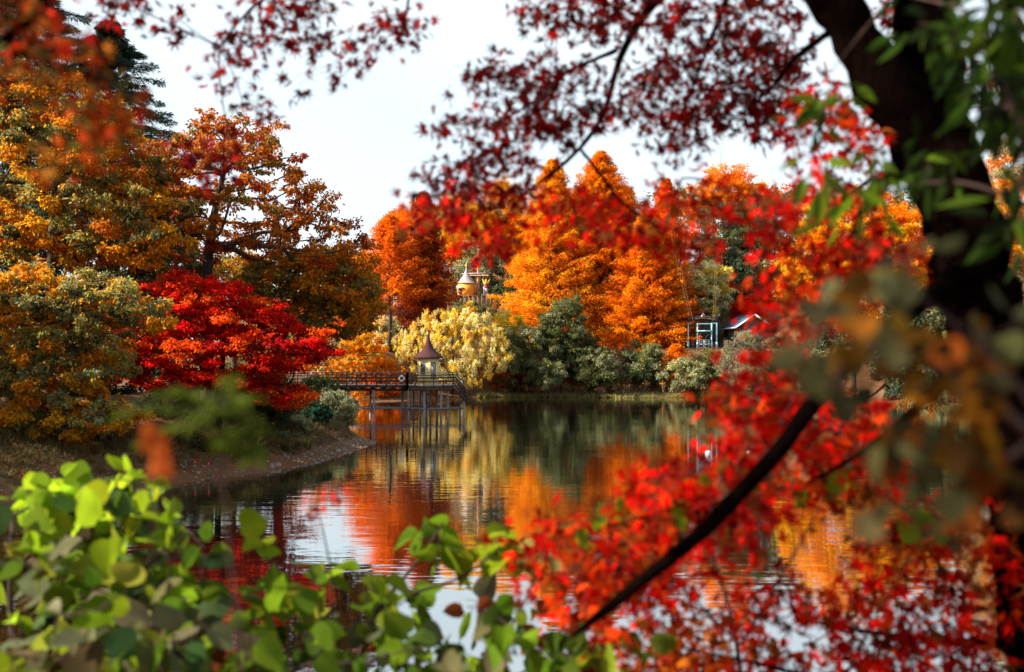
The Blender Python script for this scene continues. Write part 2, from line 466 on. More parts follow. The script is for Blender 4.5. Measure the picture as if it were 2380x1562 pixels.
def grow(tb, trunk, rad, nodes, tip=0.015, up=0.4, sides=5, path_w=0.3, kink=0.12, rmax=0.6, trunk_sides=9):
    """a trunk polyline and branches that reach every node, each forking from the nearest limb"""
    trunk = np.asarray(trunk, float)
    t = np.linspace(0, 1, max(len(trunk) * 5, 8)); s = np.linspace(0, 1, len(trunk))
    tp = np.column_stack([np.interp(t, s, trunk[:, i]) for i in range(3)])
    for _ in range(2): tp[1:-1] = 0.25 * tp[:-2] + 0.5 * tp[1:-1] + 0.25 * tp[2:]
    tr = np.interp(t, np.linspace(0, 1, len(rad)), rad)
    tb.tube(tp, tr, trunk_sides)
    nt, n = len(tp), len(nodes)
    if n == 0: return
    pos = np.vstack([tp, nodes]); par = np.full(nt + n, -1); plen = np.zeros(nt + n)
    start = nt // 3
    def cost(i, js):
        d = pos[js] - pos[i]
        dist = np.linalg.norm(d, axis=1)
        return dist + path_w * plen[i] + up * np.maximum(0, -d[:, 2])
    best = np.full(n, 1e9); bi = np.zeros(n, int); js = np.arange(nt, nt + n)
    for i in range(start, nt):
        c = cost(i, js); k = c < best; best[k] = c[k]; bi[k] = i
    todo = np.ones(n, bool); order = []
    for _ in range(n):
        j = int(np.argmin(np.where(todo, best, 1e12))); todo[j] = False
        par[nt + j] = bi[j]; plen[nt + j] = plen[bi[j]] + np.linalg.norm(pos[nt + j] - pos[bi[j]]); order.append(nt + j)
        c = cost(nt + j, js); k = todo & (c < best); best[k] = c[k]; bi[k] = nt + j
    cnt = np.ones(nt + n)
    for j in reversed(order):
        if par[j] >= nt: cnt[par[j]] += cnt[j]
    for j in order:
        i = par[j]; a, b = pos[i], pos[j]; L_ = np.linalg.norm(b - a)
        if L_ < 1e-4: continue
        if i >= nt: d0 = unit(a - pos[par[i]])
        else: d0 = np.array([0, 0, 0.8]) + unit(b - a) * 0.4
        r1 = tip * cnt[j] ** 0.5; r0 = tip * (cnt[j] + 0.6) ** 0.5
        if i < nt: r0 = min(r0 * 1.2, tr[i] * rmax); r1 = min(r1, r0)
        m1 = a + d0 * L_ * 0.35 + rnd(1)[0] * kink * L_
        tt = np.linspace(0, 1, 5)[:, None]
        c = (1 - tt) ** 2 * a + 2 * tt * (1 - tt) * m1 + tt ** 2 * b
        tb.tube(c, np.linspace(r0, r1, 5), sides if r0 > tip * 2 else 4, cap=False)

def base_pt(px, D):
    x = (px - CX) / F * D
    return np.array([x, D, gz(x, D) - 0.15])

# palettes (linear base colours)
ORANGE, GOLD, OLIVE, GREYG = (0.84, 0.20, 0.003), (0.86, 0.34, 0.006), (0.17, 0.17, 0.045), (0.20, 0.20, 0.11)
BROWN, RUST, RED, DRED = (0.42, 0.11, 0.006), (0.62, 0.085, 0.004), (0.62, 0.010, 0.006), (0.32, 0.006, 0.006)
SCAR, DKG, CREAM, YEL = (0.80, 0.035, 0.004), (0.030, 0.055, 0.030), (0.88, 0.78, 0.36), (0.88, 0.54, 0.015)
FIRE, DOLIVE, SAGE, MAROON = (0.85, 0.145, 0.002), (0.075, 0.085, 0.03), (0.28, 0.29, 0.15), (0.20, 0.03, 0.012)

def tree(name, label, cat, poly, D, depth, trunk, n, rx, rz, per, leaf, pal, sep=None, trad=0.3, group=None, droop=0.3,
         sub=6, tip=0.018, bark=None, wide=0.55, lead_fn=None, mixp=0.25, inset=None, flat=1.6, up=0.4, jit=0.22, tmpl=QUAD):
    """trunk: photo pixels of the stem from its foot upwards (the foot is dropped to the ground)"""
    nodes = fill_outline(poly, D, depth, n, sep or rx * 0.8, rx * 0.55 if inset is None else inset, flat)
    b = base_pt(trunk[0][0], D)
    tp = np.vstack([b] + [P(a, c, D) for a, c in trunk[1:]])
    root = empty(name, b, label, cat, group)
    tb = MB(); grow(tb, tp, (trad, trad * 0.8, trad * 0.35), nodes, tip, up)
    tb.build('trunk', bark or BARK, root, True)
    L = Leaves()
    lead = lead_fn(nodes) if lead_fn else None
    pads(L, nodes, rx * rng.uniform(0.7, 1.25, len(nodes)), rz * rng.uniform(0.7, 1.25, len(nodes)), per, leaf, pal, droop, sub, wide, lead, mixp, jit=jit, tmpl=tmpl)
    L.build('crown', root)
    return root

def conifer(name, label, cat, px, top, D, rad_px, pal, nb=150, per=170, leaf=0.3, wide=0.35, droop=0.25, rise=0.15, low=None, trad=0.35,
            hang=0.25, spray=0.32, group=None, lean=0.0, power=0.8, bark=None, mixp=0.3, ragged=0.3, tufty=0.0, fuzz=0.06):
    """a tall single-stem tree: rad_px is the half width of the crown at the pixel row low"""
    b = base_pt(px, D)
    apex = P(px + lean, top, D)
    Ht = apex[2] - b[2]
    zlow = P(px, low, D)[2] if low else b[2] + Ht * 0.15
    R = rad_px / F * D
    root = empty(name, b, label, cat, group)
    tb = MB(); tt = np.linspace(0, 1, 12)
    sp = b + (apex - b) * tt[:, None]; sp[1:-1, :2] += rng.normal(0, 0.05, (10, 2))
    tb.tube(sp, trad * (1 - tt * 0.93), 9)
    L = Leaves()
    f = np.sort(rng.random(nb)) ** 0.85                         # 0 = lowest limb, 1 = apex
    az = np.arange(nb) * 2.399963 + rng.normal(0, 0.35, nb)
    for i in range(nb):
        z = zlow + (apex[2] - zlow) * f[i]
        q = (z - b[2]) / Ht
        o_ = b + (apex - b) * q
        ln = R * (1 - f[i]) ** power * rng.uniform(1 - ragged, 1 + ragged * 0.4) + 0.25
        d = np.array([cos(az[i]), sin(az[i]), rise + 0.25 * f[i] * (1 if rise > 0 else 0.4)])
        s5 = np.linspace(0, 1, 6)
        path = o_ + d * ln * s5[:, None] - np.array([0, 0, droop * ln]) * (s5[:, None] ** 2)
        tb.tube(path, np.maximum(0.012, trad * 0.22 * (1 - f[i]) ** 0.7 * (1 - 0.85 * s5)), 4, cap=False)
        m = int(per * (0.35 + 0.65 * ln / R))
        t = rng.random(m) ** 0.65 * 0.92 + 0.08
        side = np.array([-sin(az[i]), cos(az[i]), 0])
        w_ = spray * ln * (1.05 - t) + 0.12 * R * 0.3
        s_ = rng.uniform(-1, 1, m)
        if tufty: t = np.round(t * 9) / 9 + rng.normal(0, 0.02, m)
        p = o_ + d * ln * t[:, None] - np.array([0, 0, 1]) * (droop * ln * t ** 2)[:, None] + side * (s_ * w_)[:, None]
        p[:, 2] -= np.abs(s_) * w_ * hang + rng.exponential(hang * 0.35, m)
        p += rng.normal(0, fuzz, (m, 3))
        ax = d * 0.6 + side * np.sign(s_)[:, None] * 0.7 + np.array([0, 0, -hang * 1.2]) + rnd(m) * 0.45
        nr = np.array([0, 0, 0.8]) + rnd(m) * 0.7
        k = np.full(m, rng.choice(len(pal), p=np.array([c[1] for c in pal]) / sum(c[1] for c in pal)))
        L.add(p, ax, nr, leaf * rng.uniform(0.6, 1.3, m), wide * rng.uniform(0.7, 1.3, m), pick(pal, m, k, mixp))
    tb.build('trunk', bark or BARK, root, True)
    L.build('crown', root)
    return root

# ================================================================== PIER WITH KIOSK
def Z1(zx, zy, D=85.0):
    return np.array([(780 + zx / 3.904 - 1280) * D / 2400, D, EYE + (910 - 780 - zy / 3.904) * D / 2400])
WOOD = paint('weathered brown timber', (0.060, 0.037, 0.026), 0.85, 0.5, 2.5, 0.2, 0.3, (1, 1, 6))
WOODTOP = paint('grey handrail timber', (0.13, 0.15, 0.15), 0.7, 0.35, 3, 0.3)
DECKM = paint('pale deck boards', (0.36, 0.33, 0.29), 0.8, 0.25, 4, 0.2)
PILE = paint('grey steel pile', (0.12, 0.10, 0.095), 0.7, 0.45, 3, 0.3, 0.2, (1, 1, 0.3), (0.21, 0.19, 0.185))
BEAM = paint('grey brace pipe', (0.13, 0.13, 0.145), 0.7, 0.35, 3, 0.3)
DZ = 2.94
c1, c2, c3 = np.array([-9.45, 86.4]), np.array([-7.78, 84.8]), np.array([-5.33, 86.3])
plat = np.array([c1, c2, c3, [-5.0, 88.6], [-6.9, 90.2], [-9.3, 89.2]])
pier = empty('pier', (-9.4, 86.4, 0), 'brown timber pier on grey piles with railings and side stairs', 'pier')
m = MB(); m.prism([(*p, DZ - 0.06) for p in plat], (0, 0, 0.06)); m.build('deck', DECKM, pier)
m = MB()
for a, b in zip(plat, np.roll(plat, -1, 0)):
    m.bar((*a, DZ - 0.19), (*b, DZ - 0.19), 0.06, 0.25)
m.build('fascia', WOOD, pier)
m = MB()
for q in (0.25, 0.5, 0.75):
    a = plat[0] * (1 - q) + plat[2] * q; m.bar((*a, DZ - 0.4), (a[0] + 1.2, a[1] + 3.0, DZ - 0.4), 0.14, 0.2)
m.bar((*c1, DZ - 0.4), (*c2, DZ - 0.4), 0.16, 0.2); m.bar((*c2, DZ - 0.4), (*c3, DZ - 0.4), 0.16, 0.2)
m.bar((*c3, DZ - 0.4), (-5.0, 88.6, DZ - 0.4), 0.16, 0.2)
m.build('joist', WOOD, pier)
# the walkway back to the bank
wa, wb = np.array([-9.5, 86.5]), np.array([-20.5, 87.6])
wd = unit(wb - wa); wn2 = np.array([-wd[1], wd[0]]) * (1 if -wd[1] > 0 else 1)
if wn2[1] < 0: wn2 = -wn2
W2 = 1.9
m = MB()
m.prism([(*wa, DZ - 0.05), (*wb, DZ - 0.05), (*(wb + wn2 * W2), DZ - 0.05), (*(wa + wn2 * W2), DZ - 0.05)], (0, 0, 0.05)); m.build('walkway', DECKM, pier)
m = MB(); m.bar((*(wa), DZ - 0.16), (*(wb), DZ - 0.16), 0.06, 0.2); m.bar((*(wa + wn2 * W2), DZ - 0.16), (*(wb + wn2 * W2), DZ - 0.16), 0.06, 0.2)
for k in range(12):
    q = wa + wd * (0.5 + k * 0.95); m.bar((*q, DZ - 0.33), (*(q + wn2 * W2), DZ - 0.33), 0.1, 0.14)
m.bar((*(wa + wn2 * .3), DZ - 0.5), (*(wb + wn2 * .3), DZ - 0.5), 0.14, 0.2); m.bar((*(wa + wn2 * 1.6), DZ - 0.5), (*(wb + wn2 * 1.6), DZ - 0.5), 0.14, 0.2)
m.build('walkway_beam', WOOD, pier)

def railing(a, b, za, zb, n, first=True, last=True):
    a, b = np.asarray(a), np.asarray(b)
    m = MB(); t_ = MB()
    for k, h in enumerate((0.30, 0.62, 0.86)):
        m.bar((*a, za + h), (*b, zb + h), 0.04, 0.13 if k < 2 else 0.08)
    r = m.build('railing', WOOD, pier)
    t_.bar((*a, za + 1.10), (*b, zb + 1.10), 0.13, 0.06); t_.build('handrail', WOODTOP, r)
    for k in range(n + 1):
        if (k == 0 and not first) or (k == n and not last): continue
        q = a + (b - a) * k / n; z = za + (zb - za) * k / n
        p = MB(); p.bar((*q, z - 0.34), (*q, z + 1.07), 0.085); p.build('railing_post', WOOD, r)
railing(wa, wb, DZ, DZ, 12)
railing(wa + wn2 * W2, wb + wn2 * W2, DZ, DZ, 12)
railing(c1, c2, DZ, DZ, 2); railing(c2, c3, DZ, DZ, 3, False)
railing(plat[3], plat[4], DZ, DZ, 2); railing(plat[4], plat[5], DZ, DZ, 2, False); railing(plat[5], wa + wn2 * W2, DZ, DZ, 1, False, False)
m = MB(); m.bar((-9.42, 86.30, DZ - 0.5), (-9.42, 86.30, DZ + 1.16), 0.2); m.build('corner_post', BARK_DARK, pier)
# stairs down to the right
s0a, s0b = np.array([-5.36, 86.3]), np.array([-5.08, 88.0])
sv = np.array([1.28, -0.05]); drop = 1.40
st = empty('stairs', (0, 0, 0)); st.parent = pier; st.location = tuple(-np.array(pier.location))
for q in (s0a, s0b):
    m = MB(); m.bar((*q, DZ - 0.12), (*(q + sv), DZ - drop - 0.12), 0.06, 0.26); m.build('stringer', WOOD, st)
for k in range(7):
    f = (k + 0.5) / 7; q = s0a + sv * f; r = s0b + sv * f
    m = MB(); m.bar((*q, DZ - drop * f), (*r, DZ - drop * f), 0.24, 0.045); m.build('tread', WOOD, st)
for q, e_ in ((s0a, s0a + sv * 1.0), (s0b, s0b + sv * 1.0)): railing(q, e_, DZ, DZ - drop, 2, False)
m = MB(); m.box((s0a[0] + 1.35, 87.1, DZ - drop - 0.05), (0.5, 1.9, 0.08)); m.build('landing', WOOD, st)
# piles
front = [(605, 85.9), (945, 86.2), (1097, 84.95), (1260, 85.7), (1325, 86.1), (1485, 86.25)]
back = [(570, 88.2), (883, 88.3), (990, 89.1), (1055, 89.6), (1115, 90.0), (1155, 89.9), (1218, 89.3), (1445, 87.9)]
for zx, D in front + back:
    x = (780 + zx / 3.904 - 1280) * D / 2400
    top = DZ - 0.5 if zx < 1400 else DZ - drop - 0.1
    m = MB(); m.lathe((x, D, 0), [(0.1, -2.2), (0.1, -0.04), (0.12, -0.03), (0.12, 0.05), (0.1, 0.06), (0.1, top)], 10)
    m.build('pile', PILE, pier, True)
def bx(zx, D): return (780 + zx / 3.904 - 1280) * D / 2400
m = MB()
zb_ = 0.83
m.bar((bx(300, 86.0), 86.0, zb_), (bx(945, 86.1), 86.1, zb_), 0.1, 0.15); m.bar((bx(945, 86.1), 86.1, zb_), (bx(1097, 84.9), 84.9, zb_), 0.1, 0.15)
m.bar((bx(1097, 84.9), 84.9, zb_), (bx(1485, 86.4), 86.4, zb_), 0.1, 0.15)
m.bar((bx(400, 88.3), 88.3, zb_), (bx(1000, 89.1), 89.1, zb_), 0.08, 0.12); m.bar((bx(1000, 89.1), 89.1, zb_), (bx(1218, 89.3), 89.3, zb_), 0.08, 0.12); m.bar((bx(1218, 89.3), 89.3, zb_), (bx(1445, 87.9), 87.9, zb_), 0.08, 0.12)
m.build('brace_beam', BEAM, pier)

# kiosk
KC = np.array([-7.62, 87.55]); KR = 1.06
kiosk = empty('kiosk', (*KC, DZ), 'small cream kiosk with pointed purple-brown shingle roof on the pier', 'kiosk')
CREAMW = paint('cream boards', (0.82, 0.60, 0.27), 0.7, 0.12, 2, 0.3, 0.1, (14, 14, 0.4), (0.86, 0.68, 0.36))
SHING = paint('purple brown shingles', (0.032, 0.012, 0.016), 0.85, 0.5, 7, 0.15, 0.6, (1, 1, 3.0), (0.085, 0.028, 0.028))
FRAME = paint('grey brown window frame', (0.17, 0.12, 0.10), 0.6, 0.2, 4)
def glass_mat(name, c, rough=0.08):
    m, n, l, b = new_mat(name)
    t = n.new('ShaderNodeTexCoord'); q = n.new('ShaderNodeTexNoise'); q.inputs['Scale'].default_value = 2.2
    l.new(t.outputs['Object'], q.inputs['Vector'])
    mx = n.new('ShaderNodeMix'); mx.data_type = 'RGBA'; mx.inputs[6].default_value = (*c, 1); mx.inputs[7].default_value = (*(np.array(c) * 2.2), 1)
    l.new(q.outputs['Fac'], mx.inputs['Factor']); l.new(mx.outputs[2], b.inputs['Base Color'])
    b.inputs['Roughness'].default_value = rough; b.inputs['Specular IOR Level'].default_value = 0.8
    return m
GLASS = glass_mat('window glass', (0.05, 0.055, 0.06)); CURT = paint('pale curtain behind glass', (0.40, 0.36, 0.31), 0.3, 0.2, 5, 0.6)
eave = 5.40 - DZ
A0 = -pi / 2 + radians(3)
m = MB(); m.lathe((*KC, DZ), [(KR, 0.005), (KR, eave + 0.25)], 6, A0)
for k in range(6):                                              # corner boards
    a = A0 + k * pi / 3; q = KC + KR * np.array([cos(a), sin(a)]); m.bar((*q, DZ + 0.01), (*q, DZ + eave + 0.2), 0.07)
m.build('wall', CREAMW, kiosk)
prof_z = [(440, 158), (436, 156), (420, 136), (400, 94 + 14), (375, 76), (350, 56), (320, 39), (290, 26.5), (260, 18), (230, 12), (205, 7.5), (188, 4)]
m = MB(); m.lathe((KC[0], KC[1], 0), [(0.9, 5.30)] + [(r * 0.0094, 9.404 - zy * 0.009072 - 0.05) for zy, r in prof_z], 12, A0)
rf = m.build('roof', SHING, kiosk)
m = MB()
for zy, r in prof_z[2:9]:                                       # shingle courses stand a little proud
    z = 9.404 - zy * 0.009072 - 0.05; m.lathe((KC[0], KC[1], 0), [(r * 0.0094 + 0.004, z - 0.05), (r * 0.0094 + 0.016, z - 0.045), (r * 0.0094 - 0.01, z + 0.02)], 24, A0)
m.build('shingle_course', SHING, rf)
m = MB(); m.lathe((KC[0], KC[1], 7.62), [(0.02, 0), (0.03, 0.08), (0.075, 0.13), (0.085, 0.18), (0.06, 0.24), (0.01, 0.30)], 10); m.build('finial', SHING, rf, True)
def kiosk_opening(k, z0, z1, wid, pane_mat, name):
    a = A0 + (k + 0.5) * pi / 3; nrm = np.array([cos(a), sin(a)]); tn = np.array([-sin(a), cos(a)])
    ap = KR * cos(pi / 6); c = KC + nrm * (ap + 0.022)
    m = MB()
    for s_ in (-1, 1): q = c + tn * s_ * wid / 2; m.bar((*q, z0), (*q, z1), 0.06)
    for z in (z0, z1, (z0 + z1) / 2): m.bar((*(c - tn * wid / 2), z), (*(c + tn * wid / 2), z), 0.05)
    m.bar((*c, z0), (*c, z1), 0.03)
    for q in (0.2, 0.4, 0.6, 0.8): z = z0 + (z1 - z0) * q; m.bar((*(c - tn * wid / 2), z), (*(c + tn * wid / 2), z), 0.018)
    w_ = m.build(name, FRAME, kiosk)
    m = MB(); q0 = KC + nrm * (ap + 0.006); m.bar((*q0, z0), (*q0, z1), wid, 0.012, (*nrm, 0)); m.build('pane', pane_mat, w_)
kiosk_opening(0, DZ + 0.50, DZ + 2.02, 0.44, CURT, 'door'); kiosk_opening(5, DZ + 0.95, DZ + 2.02, 0.44, GLASS, 'window'); kiosk_opening(4, DZ + 0.95, DZ + 2.02, 0.44, GLASS, 'window')
m = MB(); z_ = 9.404 - 483 * .009072
m.tube([(KC[0] + 0.80, KC[1] - 0.3, z_), (KC[0] + 1.44, KC[1] - 0.55, z_)], 0.052, 10); m.tube([(KC[0] + 1.42, KC[1] - 0.55, z_ - 0.05), (KC[0] + 1.46, KC[1] - 0.55, z_ + 0.58)], 0.055, 10)
m.lathe((KC[0] + 1.46, KC[1] - 0.55, z_ + 0.58), [(0.085, 0), (0.085, 0.05), (0.03, 0.09)], 10)
m.build('stove_pipe', paint('blue black pipe', (0.018, 0.022, 0.035), 0.4, 0.2, 5, 0.5), kiosk)

# life ring on the walkway rail
WHITE = paint('white plastic', (0.80, 0.82, 0.86), 0.4, 0.06, 4); REDP = paint('red band', (0.55, 0.02, 0.05), 0.4, 0.1, 4)
lc = Z1(875, 650, 86.35)
ring = empty('life_ring', lc, 'white life ring with red bands hanging on the pier railing', 'life ring')
m = MB(); m.torus(lc, 0.205, 0.062); m.build('float', WHITE, ring, True)
for k in range(4):
    a = pi / 4 + k * pi / 2; m = MB(); m.torus(lc, 0.205, 0.067, a0=a - 0.16, a1=a + 0.16, n=5); m.build('band', REDP, ring, True)
m = MB(); m.torus(lc, 0.275, 0.012, n=28, m=5); m.tube([lc + (0, 0, 0.27), lc + (0, 0.02, 0.36)], 0.012, 5); m.build('rope', WHITE, ring)
# small lamps at deck edge
NAVY = paint('navy housing', (0.02, 0.035, 0.12), 0.4, 0.2, 4)
for i, (zx, D, lab) in enumerate([(378, 87.3, 'small white and navy deck lamp far along the walkway'), (775, 86.9, 'small white and navy deck lamp below the life ring'),
                                  (1000, 86.4, 'small white and navy deck lamp left of the kiosk door'), (1330, 86.5, 'small white and navy deck lamp by the stairs')]):
    q = Z1(zx, 700, D); q[2] = DZ
    e_ = empty('deck_lamp', q, lab, 'lamp', 'deck lamps along the pier')
    m = MB(); m.lathe(q, [(0.055, 0.002), (0.055, 0.09), (0.07, 0.10)], 8); m.build('base', NAVY, e_)
    m = MB(); m.lathe(q, [(0.07, 0.102), (0.075, 0.16), (0.05, 0.20)], 8); m.build('lens', WHITE, e_)

# ================================================================== TOWER HOUSE, MAST, CROWN POST (up the far bank)
TD = 170.0
def Z2(zx, zy, D=TD):
    return np.array([(1120 + zx / 11.157 - 1280) * D / 2400, D, EYE + (910 - 640 - zy / 11.157) * D / 2400])
k2 = TD / 2400 / 11.157
ORW = paint('orange plaster', (0.72, 0.30, 0.035), 0.8, 0.12, 1.5, 0.2)
SLATE = paint('grey slate shingles', (0.26, 0.25, 0.26), 0.8, 0.35, 8, 0.2, 0.5, (1, 1, 3), (0.38, 0.33, 0.32))
ORT = paint('orange red trim', (0.48, 0.12, 0.035), 0.6, 0.2, 3); GOLDP = paint('gold paint', (0.72, 0.36, 0.05), 0.45, 0.12, 3)
tb0 = Z2(510, 1140); R_ = 240 * k2
th = empty('tower_house', tb0, 'round orange tower house with pointed grey slate roof on far hill', 'house')
hw = (1140 - 780) * k2
m = MB(); m.lathe(tb0, [(R_, 0), (R_, hw + 0.15)], 20); m.build('wall', ORW, th, True)
m = MB()
rp = [(770, 275), (768, 272), (700, 205), (640, 160), (580, 118), (520, 85), (460, 58), (400, 35), (350, 20), (315, 11)]
m.lathe((tb0[0] + 0.02, tb0[1], 0), [(R_ * 0.9, Z2(0, 775)[2])] + [(r * k2, Z2(0, zy)[2]) for zy, r in rp], 16)
rf = m.build('roof', SLATE, th)
m = MB()
for zy, r in rp[2:8]: m.lathe((tb0[0] + 0.02, tb0[1], Z2(0, zy)[2]), [(r * k2 + 0.02, -0.06), (r * k2 + 0.04, -0.05), (r * k2 - 0.02, 0.03)], 16)
m.build('shingle_course', SLATE, rf)
fz = Z2(0, 315)[2]
m = MB(); m.lathe((tb0[0] + 0.02, tb0[1], fz), [(0.05, 0), (0.13, 0.1), (0.13, 0.2), (0.05, 0.28), (0.14, 0.42), (0.12, 0.6), (0.02, 0.85)], 10); m.bar((tb0[0] - 0.38, tb0[1], fz + 0.28), (tb0[0] + 0.42, tb0[1], fz + 0.28), 0.04); m.build('finial', GOLDP, rf, True)
yf = tb0[1] - R_ * 0.92
def zz(zx, zy, dy=0.0): q = Z2(zx, zy); q[1] = yf + dy; return q
m = MB(); m.bar(zz(352, 925, .55), zz(352, 1075, .55), 145 * k2, 0.9, (0, 1, 0)); bay = m.build('bay', ORW, th)
m = MB(); a, b = zz(232, 925, -0.25), zz(462, 925, -0.25); c, d = zz(445, 828, 0.75), zz(262, 828, 0.75)
m.prism([a, b, c, d], (0, 0.02, 0.08)); m.build('awning', SLATE, bay)
m = MB(); q = zz(352, 995, 0.085); m.bar(q + (0, 0, -0.42), q + (0, 0, 0.42), 118 * k2, 0.03, (0, 1, 0)); w_ = m.build('window', glass_mat('tower window glass', (0.10, 0.06, 0.05)), th)
m = MB()
for fx in (295, 340, 388, 432): m.bar(zz(fx, 928, .05), zz(fx, 1070, .05), 0.05)
for fy in (930, 975, 1022, 1068): m.bar(zz(293, fy, .045), zz(434, fy, .045), 0.05)
m.build('window_frame', ORT, w_)
m = MB(); arc = []
for k in range(9):
    a = pi * k / 8; arc.append(zz(690 - 52 * cos(a), 900 - 70 * sin(a), 0.62))
outl = [zz(638, 1138, 0.62)] + arc + [zz(742, 1138, 0.62)]
m.tube(outl, 0.07, 6); m.build('door_frame', ORT, th)
m = MB(); m.prism(outl, (0, 0.25, 0)); dr = m.build('door', ORW, th)
m = MB(); m.torus(zz(695, 895, 0.56), 0.1, 0.035, n=12, m=6); m.build('door_window', ORT, dr)
lq = zz(312, 1110, -0.35)
m = MB(); m.lathe(lq, [(0.02, -.2), (0.16, -.12), (0.2, 0), (0.16, .12), (0.02, .2)], 12); m.build('globe_lamp', WHITE, th, True)
# mast
mb_ = Z2(837, 1155)
MASTW = paint('orange brown mast timber', (0.50, 0.22, 0.12), 0.6, 0.2, 3, 0.3, 0, (1, 1, .3)); ROPE = paint('tan rope', (0.45, 0.30, 0.12), 0.9, 0.2, 10)
ms_ = empty('ship_mast', mb_, 'tall orange brown ship mast with yard and lookout basket', 'mast')
m = MB(); top = Z2(840, -190); m.tube([mb_ + (0, 0, -1.2), Z2(837, 540), Z2(840, 100), top], [0.21, 0.19, 0.13, 0.05], 12); m.lathe(top, [(0.09, 0), (0.1, 0.1), (0.02, 0.2)], 8); m.build('pole', MASTW, ms_, True)
m = MB(); n0 = Z2(845, 250)
m.lathe(n0, [(0.1, -.03), (0.56, -.02), (0.58, 0.06)], 14)
for k in range(14): a = k * 2 * pi / 14; m.bar(n0 + (0.54 * cos(a), .54 * sin(a), 0), n0 + (0.7 * cos(a), .7 * sin(a), .82), 0.05)
m.torus(n0 + (0, 0, .85), 0.71, 0.06, (0, 0.001, 1), n=20, m=6); m.torus(n0 + (0, 0, .45), 0.63, 0.04, (0, 0.001, 1), n=20, m=6)
m.build('lookout_basket', paint('brown basket', (0.22, 0.09, 0.06), 0.7, 0.3, 4), ms_)
m = MB(); m.lathe(n0 + (-0.78, 0, 0.9), [(0.02, -.12), (0.1, -.05), (0.1, .05), (0.14, .08), (.02, .3)], 8); m.build('lamp', GOLDP, ms_)
m = MB(); m.tube([Z2(380, 497) - (0, .25, 0), Z2(840, 492) - (0, .25, 0), Z2(1220, 490) - (0, .25, 0)], [0.07, 0.14, 0.07], 10); m.build('yard', paint('grey brown yard', (0.28, 0.24, 0.26), 0.6, 0.25, 3), ms_, True)
m = MB(); t = np.linspace(0, 1, 15); pt = np.array([Z2(600 + 560 * a, 540 + 12 * abs(sin(a * 15))) - (0, .25, 0) for a in t]); m.tube(pt, 0.07 + 0.05 * np.abs(np.sin(t * 15.7)), 8); m.build('furled_sail', paint('rolled canvas', (0.55, 0.36, 0.20), 0.9, 0.2, 4), ms_, True)
m = MB()
for a, b in ((770, 755), (790, 775), (870, 880)): m.tube([Z2(a, 560), Z2(b, 1140)], 0.025, 5)
m.tube([Z2(560, 435), Z2(820, 300)], 0.02, 5); m.tube([Z2(940, 560), Z2(1010, 680)], 0.02, 5)
m.build('rigging', ROPE, ms_)
# crown post
cb = Z2(1065, 1160)
cp = empty('crown_post', cb, 'round grey post topped by an orange crown with red and navy band', 'post')
zc = lambda zy: Z2(0, zy)[2] - cb[2]
m = MB(); m.lathe(cb, [(0.40, -1.2), (0.38, zc(880))], 14); m.build('column', paint('grey column', (0.20, 0.20, 0.20), 0.8, 0.3, 2), cp, True)
m = MB(); m.bar(cb + (-0.46, -0.1, -1.0), cb + (-0.44, -0.1, zc(870)), 0.16); m.build('stripe', WHITE, cp)
m = MB(); m.lathe(cb, [(0.45, zc(850)), (0.47, zc(848)), (0.47, zc(812)), (0.45, zc(810))], 16); m.build('band', NAVY, cp, True)
m = MB(); m.lathe(cb, [(0.49, zc(880)), (0.50, zc(878)), (0.50, zc(852)), (0.49, zc(850))], 16); m.build('band', REDP, cp, True)
m = MB(); n = 40; z0 = zc(809); vs, fs = [], []
for k in range(n):
    a = 2 * pi * k / n - pi / 2; tri = abs(((k * 5 / n) + 0.5) % 1 - 0.5) * 2; h_ = (1 - tri) ** 1.6
    for r_, z in ((0.42, z0), (0.47, z0 + 0.25), (0.50 + 0.26 * h_, z0 + 0.42 + 0.66 * h_)):
        vs.append(cb + (r_ * cos(a), r_ * sin(a), z))
for k in range(n):
    j = (k + 1) % n
    for q in (0, 1): fs.append((k * 3 + q, j * 3 + q, j * 3 + q + 1, k * 3 + q + 1))
m.add(vs, fs); cr = m.build('crown_ornament', GOLDP, cp, True)
sm_ = cr.modifiers.new('thickness', 'SOLIDIFY'); sm_.thickness = 0.05
# timber retaining wall under them
hb = Z2(220, 1150); hw_ = empty('timber_wall', (hb[0], hb[1] - 1.9, hb[2] - 2), 'brown plank wall with uprights below the tower house and mast', 'wall')
PLANK = paint('brown planks', (0.21, 0.115, 0.065), 0.85, 0.35, 2, 0.15, 0.2, (0.5, 1, 5))
m = MB(); m.prism([(hb[0] - .2, TD - 1.9, hb[2] - 3.2), (-3.2, TD - 1.9, hb[2] - 3.2), (-3.2, TD - 1.9, hb[2]), (hb[0] - .2, TD - 1.9, hb[2])], (0, 0.25, 0)); m.build('boards', PLANK, hw_)
m = MB(); m.prism([(hb[0] - .3, TD - 2.0, hb[2] + .004), (-3.1, TD - 2.0, hb[2] + .004), (-3.1, TD + 3, hb[2] + .004), (hb[0] - .3, TD + 3, hb[2] + .004)], (0, 0, 0.1)); m.build('deck', PLANK, hw_)
for k in range(9):
    x = hb[0] + k * 0.78; m = MB(); m.tube([(x, TD - 2.05, hb[2] - 3.2), (x, TD - 2.05, hb[2] + (0.5 if k % 3 == 0 else 0.12))], 0.09, 8); m.build('upright', BARK_GREY, hw_)

